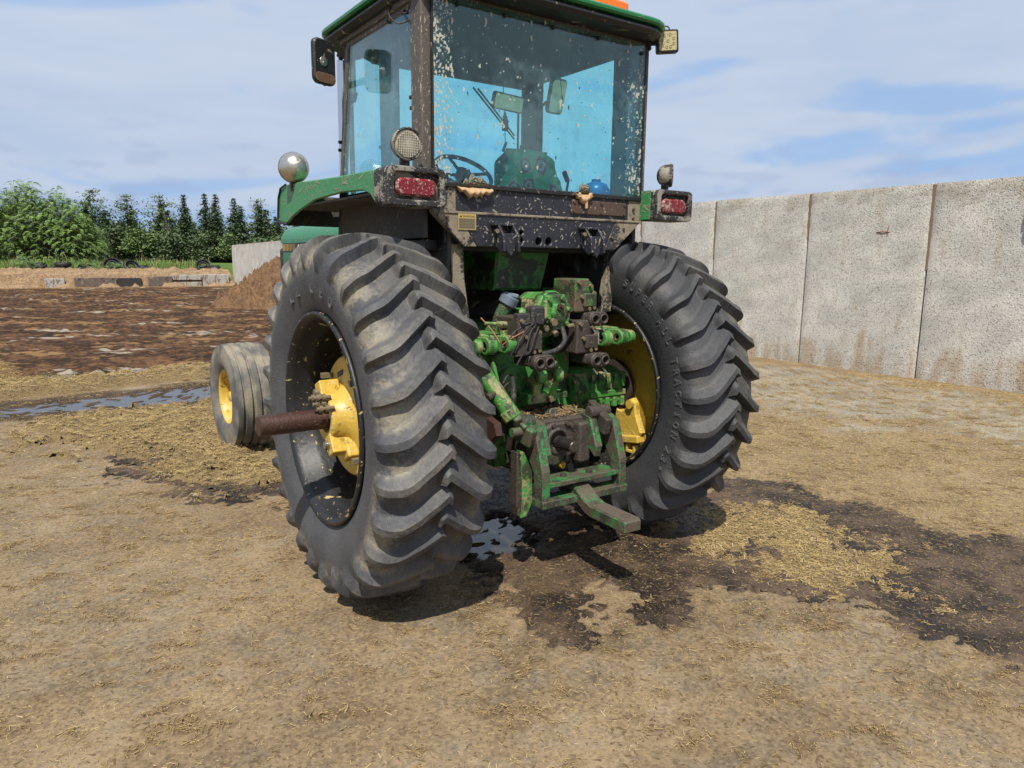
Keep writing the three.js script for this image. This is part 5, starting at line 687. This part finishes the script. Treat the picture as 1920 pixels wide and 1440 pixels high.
{ // patterned towel over the seat back
  const m = std({ map: canvasTex(512, 512, (g, w, h) => { g.fillStyle = '#14ab78'; g.fillRect(0, 0, w, h); const R = rngOf(7); for (let i = 0; i < 9000; i++) { const k = R(); g.fillStyle = k < 0.5 ? 'rgba(10,95,62,0.5)' : 'rgba(38,160,110,0.35)'; g.fillRect(R() * w, R() * h, 3, 5); } const patch = (x, y, s, a) => { g.save(); g.translate(x, y); g.rotate(a); g.fillStyle = '#8f2f3c'; g.fillRect(-s * 0.5, -s * 0.6, s, s * 1.2); g.fillStyle = '#9aa39a'; g.beginPath(); g.ellipse(0, 0, s * 0.34, s * 0.46, 0, 0, 7); g.fill(); g.fillStyle = '#7d3c46'; g.beginPath(); g.ellipse(0, 0, s * 0.12, s * 0.26, 0.5, 0, 7); g.fill(); g.restore(); }; patch(190, 150, 90, -0.5); patch(345, 140, 105, 0.45); patch(110, 330, 85, 0.6); patch(240, 300, 80, -0.2); patch(430, 330, 80, 0.2); patch(330, 420, 80, 0.9); g.fillStyle = 'rgba(210,205,190,0.55)'; for (let i = 0; i < 200; i++) g.fillRect(R() * w, R() * h, 2 + 3 * R(), 3 + 6 * R()); }), roughness: 0.95 });
  const o = onTractor('seat_towel', [0.215, 2.02, -0.325], 'green towel with red and grey patches draped over the tractor seat', 'towel');
  const f = (dz) => cloth(1, 1, (u, v) => { const half = lerp(0.292, 0.165, smooth(0.0, 1, v) ** 0.9), x = (u - 0.5) * 2 * half, y = -0.08 + 0.385 * v - 0.035 * Math.abs(2 * u - 1) ** 4 * v; const b = Math.max(0, v - 0.85) / 0.15; return [x, y - 0.012 * b * b, 0.045 + dz + 0.018 * Math.sin(u * 9 + 1) * (1 - v) + 0.01 * n2(u * 5, v * 5) - 0.055 * b * b]; }, 40, 40);
  const t = shade(new THREE.Mesh(f(0), m)); t.name = 'towel_front'; o.add(t); const bk = shade(new THREE.Mesh(cloth(1, 1, (u, v) => { const half = 0.15, x = (u - 0.5) * 2 * half; return [x, 0.30 - 0.012 - 0.3 * (1 - v), -0.01 - 0.13 * smooth(0, 0.25, 1 - v) + 0.01 * Math.sin(u * 8)]; }, 30, 20), m)); bk.name = 'towel_back'; o.add(bk);
}
{ const o = onTractor('air_freshener', [0.40, 2.575, -0.85], 'grey tree shaped air freshener hanging under the cab mirror', 'air freshener'); const pts = [[0, 0.06], [0.012, 0.045], [0.008, 0.042], [0.022, 0.022], [0.014, 0.02], [0.033, -0.006], [0.022, -0.008], [0.03, -0.028], [0.012, -0.03], [0.012, -0.04], [0.026, -0.042], [0.024, -0.066], [-0.024, -0.066], [-0.026, -0.042], [-0.012, -0.04], [-0.012, -0.03], [-0.03, -0.028], [-0.022, -0.008], [-0.033, -0.006], [-0.014, 0.02], [-0.022, 0.022], [-0.008, 0.042], [-0.012, 0.045]]; part(o, 'card', ext('z', pts, -0.001, 0.0015, 0), std({ color: rgb(0.10, 0.13, 0.13), roughness: 0.8 })); part(o, 'string', cyl([0, 0.058, 0], [0.01, 0.115, 0], 0.0012), M.black); }
{ const o = onTractor('blue_jug', [0.565, 1.99, -0.10], 'round blue jug standing inside the cab beside the glove', 'jug'); part(o, 'body', [lathe([[0, 0], [0.075, 0.0], [0.085, 0.02], [0.085, 0.09], [0.065, 0.125], [0.03, 0.14]], [0, 0, 0], [0, 1, 0], 30)], M.blue); part(o, 'cap', cyl([0, 0.138, 0], [0, 0.155, 0], 0.028, 0.028, 20, 0.003), M.blue); part(o, 'shelf_pad', box(-0.07, 0.07, -0.09, 0, -0.09, 0.09, 0.01), M.black); }

// ---------------------------------------------------------------- far end of the yard: block wall, silage, tyres, plants, trees
const silage = (() => { const S = 512, f = pfbm(6, 6, 201), h = pfbm(64, 3, 202), dk = splats(S, 900, 0.002, 0.010, 2, 203), lt = splats(S, 900, 0.002, 0.008, 3, 204);
  return { map: tex(S, (u, v, i) => { let c = mix3([0.17, 0.105, 0.055], [0.42, 0.28, 0.155], f(u, v)); c = c.map((w) => w * (0.7 + 0.6 * h(u, v))); c = mix3(c, [0.07, 0.035, 0.018], dk[i] * 0.8); return mix3(c, [0.52, 0.36, 0.2], lt[i] * 0.6); }, 1.6), bumpMap: tex(S, (u, v, i) => 0.4 * h(u, v) + 0.4 * f(u, v) - 0.3 * dk[i] + 0.2 * lt[i] + 0.2, 1.6, false), bumpScale: 0.06 }; })();
M.silage = std({ ...silage, roughness: 0.92 }); M.silageDark = std({ ...silage, color: rgb(0.58, 0.49, 0.42), roughness: 0.92 });
function yardSheet(us, vs, fy) { const g = sheet(us, vs, fy); const p = g.attributes.position; for (let i = 0; i < p.count; i++) { const [X, Z] = yard(p.getX(i), p.getZ(i)); g.attributes.uv.setXY(i, p.getX(i) + 0.5 * p.getY(i), -p.getZ(i) + p.getY(i)); p.setX(i, X); p.setZ(i, Z); } g.computeVertexNormals(); return g; }
{
  const bank = (u, v) => { const n = fbm2(u * 0.5, v * 0.7 + 9, 4), n6 = fbm2(u * 2.6, v * 2.6, 3); const over = smooth(-41.95 + 0.22 * n6, -42.35, v); const top = 0.62 + 0.30 * smooth(-42.3, -43.2, v) + 0.22 * n + 0.20 * n6; const spill = 0.34 * smooth(-40.9 + 0.8 * n, -42.2, v) * smooth(-0.15, 0.35, fbm2(u * 0.45 + 13, 3, 3) + smooth(-1.0, -3.2, u)); return -0.12 + Math.max(over * (top + 0.12), spill * (1 + 0.5 * n6) + (spill > 0.02 ? 0.06 : 0)) - 2 * smooth(-46.2, -47.2, v); };
  stuffMesh('silage_bank', yardSheet(span(-26, 8.3, 0.14), span(-47.2, -40.6, 0.09), bank), M.silage, 'tan silage heaped along the top of the low block wall', 'silage');
  const pile = (u, v) => { const a = (u - 5.3) / 2.35, b = (v + 22.2) / 2.6, r = Math.hypot(a, b), n = fbm2(u * 1.1, v * 1.1, 4), n6 = fbm2(u * 4, v * 4, 3); return -0.1 + 1.75 * Math.max(0, 1 - r + 0.22 * n) ** 0.85 + (r < 1.1 ? (0.34 * n6 + 0.07 * fbm2(u * 10, v * 10, 2)) * smooth(1.1, 0.8, r) : 0); };
  stuffMesh('silage_pile', yardSheet(span(2.3, 8.3, 0.06), span(-25.4, -19, 0.06), pile), M.silageDark, 'loose brown silage pile against the concrete wall', 'silage');
}
{ // big cast blocks of the low wall
  const cm = std({ ...coated([0.40, 0.39, 0.36], { seed: 211, mud: 0.22, fleck: 300, grime: 0.22, down: 1, stretch: 8, tile: 1.6, mudC: [0.16, 0.12, 0.085], r0: 0.003, r1: 0.03 }), roughness: 0.9 }), dm = std({ ...coated([0.13, 0.10, 0.085], { seed: 212, mud: 0.3, fleck: 300, grime: 0.3, down: 1, stretch: 8, tile: 1.6 }), roughness: 0.9 });
  const blk = (u0, u1, h, mat, label, lip) => { const [X, Z] = yard((u0 + u1) / 2, -42.35), o = thing('concrete_block', [X, 0, Z], PHI, label, 'block', null), w = (u1 - u0) / 2; part(o, 'body', lip ? [box(-w, w, -0.05, h * 0.40, -0.5, 0.33, 0.03), box(-w, w, h * 0.56, h, -0.5, 0.35, 0.03), box(-w * 0.98, w * 0.98, h * 0.38, h * 0.58, -0.5, 0.12, 0.01)] : box(-w, w, -0.05, h, -0.5, 0.34, 0.03), mat); if (lip) part(o, 'slot', box(-w * 0.97, w * 0.97, h * 0.41, h * 0.55, 0.12, 0.14, 0), M.black); };
  blk(-1.25, -0.35, 0.50, cm, 'pale block end showing between two spills of silage', false); blk(0.1, 2.1, 0.55, dm, 'brown stained block beside the pale block end', false); blk(2.15, 3.35, 0.52, std({ color: rgb(0.03, 0.027, 0.025), roughness: 0.9 }), 'black stained block in the middle of the low wall', false); blk(3.7, 4.95, 0.60, dm, 'dark brown streaked block next to the slotted block', false); blk(5.0, 6.55, 0.68, cm, 'white concrete block with a long dark slot', true); blk(6.6, 8.1, 0.70, cm, 'white streaked block meeting the tall concrete wall', false);
}
{ // discarded tyres
  const rub = std({ color: rgb(0.022, 0.022, 0.024), roughness: 0.6, ...{ bumpMap: M.rubber.bumpMap, bumpScale: 0.004 } });
  const prof = []; for (let i = 0; i <= 18; i++) { const a = (i / 18) * Math.PI * 1.72 + Math.PI * 0.64; prof.push([0.29 - 0.125 * Math.cos(a) * -1 * -1, 0.105 * Math.sin(a)]); }
  const body = lathe(prof, [0, 0, 0], [0, 1, 0], 36), tread = []; for (let k = 0; k < 30; k++) { const a = (k / 30) * 6.283; tread.push(obox([0.415 * Math.cos(a), 0, 0.415 * Math.sin(a)], [0.016, 0.13, 0.05], [0, -a, 0], 0.004)); } const tg = uvBox(join(tread)), bg = uvBox(join([body]));
  const put = (X, y, Z, tilt, turn, sc, label, group) => { const o = thing('discarded_tyre', [X, y, Z], turn, label, 'tyre', group); const t = shade(new THREE.Mesh(bg, rub)); t.name = 'carcass'; t.rotation.x = tilt; t.scale.setScalar(sc); o.add(t); const r = shade(new THREE.Mesh(tg, rub)); r.name = 'tread'; t.add(r); };
  put(-26.55, 1.14, -40.22, 0.25, 0.3, 0.95, 'black tyre half hidden in weeds under the large shrub'); put(-25.69, 1.02, -40.81, 0.1, 0, 1.05, 'black tyre at the bottom of a stack of two'); put(-25.6, 1.24, -40.85, 0.06, 0.5, 1.05, 'black tyre on top of a stack of two'); put(-24.7, 1.06, -41.4, 0.2, 0.2, 1.0, 'black tyre lying flat beside the stacked pair'); put(-23.59, 1.22, -42.26, 0.85, 0.25, 1.15, 'large black tyre leaning up out of the weeds'); put(-22.75, 1.12, -42.85, 1.0, 0.9, 1.05, 'black tyre tipped on edge above the dark streaked block'); put(-22.3, 1.06, -43.15, 0.2, 0, 0.9, 'black tyre lying low between weeds and silage'); put(-19.5, 1.22, -45.2, 0.9, 0.2, 1.0, 'black tyre standing in grass near the concrete wall end'); put(-18.8, 1.08, -45.2, 0.2, 0, 0.9, 'black tyre lying flat next to the standing one by the wall end');
  const [X, Z] = yard(8.62, 0.02); put(X, 2.88, Z, 0.12, PHI, 1.5, 'black tyre lying on top of the tall concrete wall');
}
// foliage: small faces scattered through a crown; every leaf keeps its own tint
function leaves(list, mat) { // list of [x, y, z, size, yaw, pitch, roll, r, g, b, slim]
  const n = list.length, pos = new Float32Array(n * 12), nor = new Float32Array(n * 12), col = new Float32Array(n * 12), idx = new Uint32Array(n * 6), e = new THREE.Euler(), q = new THREE.Quaternion(), a = V(0, 0, 0), nn = V(0, 0, 0);
  list.forEach(([x, y, z, s, ya, pi, ro, r, g, b, slim = 0.45], i) => { e.set(pi, ya, ro, 'YXZ'); q.setFromEuler(e); nn.set(0, 1, 0).applyQuaternion(q); [[0, 0], [slim * 0.5, 0.45], [-slim * 0.5, 0.45], [0, 1]].forEach(([u, v], k) => { a.set(u * s, (v - v * v) * 0.2 * s, v * s).applyQuaternion(q); pos.set([x + a.x, y + a.y, z + a.z], 12 * i + 3 * k); nor.set([nn.x, nn.y, nn.z], 12 * i + 3 * k); col.set([r, g, b], 12 * i + 3 * k); }); idx.set([0, 2, 1, 1, 2, 3].map((k) => k + 4 * i), 6 * i); });
  const ge = new THREE.BufferGeometry(); ge.setAttribute('position', new THREE.BufferAttribute(pos, 3)); ge.setAttribute('normal', new THREE.BufferAttribute(nor, 3)); ge.setAttribute('color', new THREE.BufferAttribute(col, 3)); ge.setIndex(new THREE.BufferAttribute(idx, 1)); const m = shade(new THREE.Mesh(ge, mat)); return m;
}
const leafMat = new THREE.MeshPhysicalMaterial({ vertexColors: true, roughness: 0.75, transmission: 0.22, thickness: 0, side: THREE.DoubleSide }), needleMat = std({ vertexColors: true, roughness: 0.85, side: THREE.DoubleSide });
const bark = std({ color: rgb(0.085, 0.068, 0.055), roughness: 0.95 }), deadBark = std({ color: rgb(0.22, 0.19, 0.165), roughness: 0.95 });
function conifer(X, Z, y0, h, rad, seed, tone, label, kind) {
  const o = thing(kind === 'pine' ? 'pine_tree' : 'spruce_tree', [X, y0, Z], 0, label, 'tree', 'trees behind the grass field'), R = rngOf(seed), L = [], br = [cyl([0, -0.2, 0], [0.05, h * 0.98, 0], 0.02 * h, 0.012, 7)];
  const whorls = Math.round(h * (kind === 'pine' ? 2.0 : 3.4));
  for (let w = 0; w < whorls; w++) { const f = w / whorls, y = h * (kind === 'pine' ? 0.16 + 0.84 * f : 0.05 + 0.95 * f), len = rad * (kind === 'pine' ? Math.sin(Math.PI * (0.18 + 0.80 * f)) ** 0.7 * (0.7 + 0.5 * R()) : (1 - f) ** 0.9 * (0.8 + 0.4 * R()) + 0.03), nb = kind === 'pine' ? 6 : 8;
    for (let b = 0; b < nb; b++) { if (R() < 0.12) continue; const a = R() * 6.283, l = len * (0.55 + 0.6 * R()), droop = kind === 'pine' ? 0.18 * R() - 0.02 : -0.25 - 0.2 * R(); if (kind === 'pine' || b % 3 === 0) br.push(cyl([0, y, 0], [Math.cos(a) * l * 0.9, y + droop * l, Math.sin(a) * l * 0.9], 0.022, 0.006, 4));
      const k = Math.round(6 + l * (kind === 'pine' ? 18 : 22)); for (let i = 0; i < k; i++) { const t = (i + R()) / k, cl = kind === 'pine' ? 0.30 : 0.16, sp = cl * (0.4 + 0.8 * t), x = Math.cos(a) * l * t, z = Math.sin(a) * l * t, s = (0.24 + 0.30 * R()) * (1 - 0.45 * f), d = 0.65 + 0.7 * R(); L.push([x + (R() - 0.5) * sp * 2, y + droop * l * t + (R() - 0.5) * sp * (kind === 'pine' ? 1.6 : 0.9), z + (R() - 0.5) * sp * 2, s, R() * 6.283, (R() - 0.6) * 1.5, (R() - 0.5) * 1.5, tone[0] * d, tone[1] * d, tone[2] * d, 0.42]); } } }
  part(o, 'trunk', br, bark); const c = leaves(L, needleMat); c.name = 'crown'; o.add(c);
}
function broadleaf(X, Z, y0, h, rx, seed, tone, label, n, dead) {
  const o = thing(dead ? 'dead_tree' : 'broadleaf_tree', [X, y0, Z], 0, label, 'tree', 'trees behind the grass field'), R = rngOf(seed), L = [], br = [cyl([0, -0.2, 0], [0.1, h * 0.6, 0], 0.022 * h, 0.05, 7)], cl = [];
  for (let i = 0; i < 16; i++) { const a = R() * 6.283, f = 0.25 + 0.75 * R(), rr = rx * (0.35 + 0.6 * R()) * (1 - 0.45 * (f - 0.3)); const p = [Math.cos(a) * rr, h * f * 0.92, Math.sin(a) * rr]; cl.push(p); br.push(cyl([0, h * f * 0.5, 0], p, 0.04, 0.008, 4)); if (dead) for (let k = 0; k < 6; k++) br.push(cyl([p[0] * 0.6, lerp(h * f * 0.5, p[1], 0.6), p[2] * 0.6], [p[0] + R() - 0.5, p[1] + R() * 0.8 - 0.2, p[2] + R() - 0.5], 0.015, 0.004, 3)); }
  for (let i = 0; i < n; i++) { const p = cl[Math.floor(R() * cl.length)], s = 0.20 + 0.20 * R(), d = 0.6 + 0.8 * R(), u = rx * 0.5, g = () => (R() + R() + R() - 1.5) * 0.9; L.push([p[0] + g() * u, p[1] + g() * u * 0.8, p[2] + g() * u, s, R() * 6.283, (R() - 0.5) * 1.8, (R() - 0.5) * 1.8, tone[0] * d, tone[1] * d, tone[2] * d, 0.6]); }
  part(o, 'trunk', br, dead ? deadBark : bark); if (L.length) { const c = leaves(L, leafMat); c.name = 'crown'; o.add(c); }
}
const PG = [0.092, 0.145, 0.040], SG = [0.056, 0.092, 0.034], BG = [0.105, 0.165, 0.034];
[[-46.5, -79, 6.3, 1.7, 'dark green pine at the outer edge beside the large shrub'], [-43.6, -75, 7.2, 2.3, 'tallest full crowned pine behind the large shrub'], [-40.4, -76, 6.9, 1.5, 'thin open pine with bare crooked trunk']].forEach(([x, z, h, r, l], i) => conifer(x, z, 1.2, h * 1.03, r * 1.3, 300 + i, PG, l, 'pine'));
[[-36.4, -75, 7.0, 1.7, 'rounded pine left of the grey dead tree'], [-27.2, -77, 6.8, 1.5, 'pale feathery pine among the dark spruces']].forEach(([x, z, h, r, l], i) => conifer(x, z, 1.2, h, r * 1.3, 320 + i, i ? [0.11, 0.14, 0.055] : PG, l, 'pine'));
[[-42.1, -80, 6.0, 1.2], [-38.3, -79, 5.6, 1.2], [-33.5, -74, 6.7, 1.05], [-31.8, -75, 6.9, 1.0], [-30.3, -74, 6.8, 1.15], [-28.4, -74, 6.4, 1.0], [-25.8, -74, 5.7, 0.9], [-24.6, -75, 4.8, 0.9], [-22.8, -76, 4.6, 1.0], [-29.3, -78, 5.4, 1.1], [-35.0, -78, 5.6, 1.2], [-39.4, -73, 4.0, 1.2], [-32.6, -72, 4.6, 1.1], [-37.2, -77, 6.1, 1.1], [-35.2, -74, 5.2, 1.0], [-29.4, -72, 5.0, 1.0], [-27.4, -73, 5.6, 0.9], [-45.2, -77, 6.2, 1.3], [-41.6, -74, 5.2, 1.2], [-26.6, -78, 5.6, 1.0], [-23.6, -73, 4.3, 0.9]].forEach(([x, z, h, r], i) => conifer(x, z, 1.2, h * 1.03, r * 1.75, 340 + i, SG, 'dark pointed spruce in the row behind the grass field', 'spruce'));
broadleaf(-34.6, -73, 1.2, 5.6, 1.2, 380, BG, 'bare grey dead tree standing among green trees', 140, true);
[[-48, -73, 5.0, 2.2, 1700], [-44.8, -70.5, 4.6, 2.2, 1800], [-41.8, -70, 4.3, 1.9, 1500], [-38.2, -70, 4.6, 1.8, 1500], [-35.3, -69, 4.1, 1.8, 1500], [-32.3, -69, 3.7, 1.6, 1300], [-29.6, -70, 3.8, 1.5, 1200], [-27.2, -70, 3.6, 1.4, 1100], [-24.8, -70.5, 3.4, 1.3, 1000], [-22.8, -71, 3.2, 1.3, 900]].forEach(([x, z, h, r, n], i) => broadleaf(x, z, 1.2, h * 0.72, r, 400 + i, i % 3 === 1 ? BG : [0.065, 0.105, 0.026], 'low bushy green tree in front of the conifer row', n * 1.6));
[[-46.5, -84, 4.6, 2.4], [-42.5, -83, 4.8, 2.3], [-39.5, -83, 4.4, 2.2], [-36.5, -82, 4.6, 2.2], [-33.6, -82, 4.4, 2.2], [-30.8, -82, 4.4, 2.1], [-28.0, -82, 4.2, 2.1], [-25.2, -82, 4.0, 2.0]].forEach(([x, z, h, r], i) => broadleaf(x, z, 1.2, h, r, 440 + i, [0.06, 0.10, 0.026], 'shaded bushy tree filling the gaps behind the conifers', 1900));
{ // the large shrub: arching fronds of narrow leaflets
  const shrub = (X, Z, y0, w, h, d, nf, seed, tone, label, fl = 1) => { const o = thing('leafy_shrub', [X, y0, Z], 0, label, 'shrub'), R = rngOf(seed), L = [], st = [];
    for (let i = 0; i < nf; i++) { const a = R() * 6.283, rr = Math.sqrt(R()), bx = Math.cos(a) * rr * w * 0.5, bz = Math.sin(a) * rr * d * 0.5, top = Math.sqrt(Math.max(0, 1 - rr * rr * 0.92)), y = h * (R() < 0.5 ? top * (0.72 + 0.26 * R()) : top * R()) * (0.9 + 0.2 * n2(bx * 0.7, bz * 0.7 + seed)), len = fl * (0.5 + 0.4 * R()), ya = R() * 6.283, t0 = 0.55 + 0.8 * R();
      if (i % 9 === 0) st.push(cyl([bx * 0.35, 0, bz * 0.35], [bx, y, bz], 0.03 * fl, 0.008, 4));
      for (let k = 0; k < 9; k++) for (const s of [-1, 1]) { const f = (k + 1) / 9, px = bx + Math.sin(ya) * len * f, pz = bz + Math.cos(ya) * len * f, py = y + len * (0.35 * f - 0.75 * f * f), q = t0 * (0.8 + 0.4 * R()); L.push([px, py, pz, len * 0.30 * (1 - 0.45 * Math.abs(f - 0.45)), ya + s * (1.0 - 0.3 * f), 0.25 + 0.35 * R(), s * 0.3, tone[0] * q, tone[1] * q, tone[2] * q, 0.34]); } }
    part(o, 'stem', st, bark); const c = leaves(L, leafMat); c.name = 'foliage'; o.add(c); };
  shrub(-30.6, -46.5, 1.0, 8.2, 5.6, 4.6, 5200, 501, [0.155, 0.255, 0.036], 'large bright green shrub with drooping narrow leaflets beside the old tyres', 0.62); shrub(-35.5, -47.5, 1.0, 7, 6.0, 4, 2200, 502, [0.085, 0.15, 0.026], 'tall dark green shrub behind the bright one', 0.7);
  shrub(-26.9, -39.6, 0.62, 1.25, 1.25, 1, 130, 503, [0.10, 0.19, 0.045], 'small feathery weed growing on the silage bank', 0.42); shrub(-23.3, -41.9, 0.80, 1.2, 0.75, 0.8, 120, 504, [0.09, 0.19, 0.03], 'low green weeds in front of the leaning tyre', 0.35); shrub(-24.6, -41.0, 0.85, 2.2, 0.9, 0.8, 150, 505, [0.10, 0.18, 0.03], 'yellowish weeds around the stacked tyres', 0.35);
}
{ // rough grass along the bank and over the field
  const R = rngOf(601), g = new THREE.BufferGeometry(); g.setAttribute('position', new THREE.Float32BufferAttribute([-0.5, 0, 0, 0.5, 0, 0, 0.3, 0.5, 0.12, -0.3, 0.5, 0.12, 0, 1, 0.45], 3)); g.setIndex([0, 1, 2, 0, 2, 3, 3, 2, 4]); g.computeVertexNormals();
  const N = 15000, im = new THREE.InstancedMesh(g, new THREE.MeshPhysicalMaterial({ roughness: 0.8, transmission: 0.25, thickness: 0, side: THREE.DoubleSide }), N), m = new THREE.Matrix4(), q = new THREE.Quaternion();
  for (let i = 0; i < N; i++) { const u = -20 + 28 * R(), v = -44.4 - (R() < 0.6 ? 3.0 * R() : 20 * R() * R()), [X, Z] = yard(u, v), tall = R() < 0.05 && v > -50, h = (0.22 + 0.3 * R()) * (tall ? 1.9 : 1) * (0.7 + 0.5 * fbm2(X * 0.5, Z * 0.5, 2)); q.setFromEuler(new THREE.Euler((R() - 0.5) * 0.5, R() * 6.28, (R() - 0.5) * 0.5)); m.compose(V(X, groundY(X, Z) - 0.02 + 0.15 * smooth(-46.5, -44.5, v), Z), q, V(0.035, h, h)); im.setMatrixAt(i, m); const t = R(); im.setColorAt(i, tall || t < 0.12 ? rgb(0.32, 0.29, 0.12) : rgb(0.09 + 0.06 * t, 0.19 + 0.05 * t, 0.03)); }
  im.name = 'rough_grass'; shade(im); tag(im, 'rough green grass on the bank and field beyond the yard', 'grass', null, 'stuff'); scene.add(im);
}

renderer.render(scene, camera);
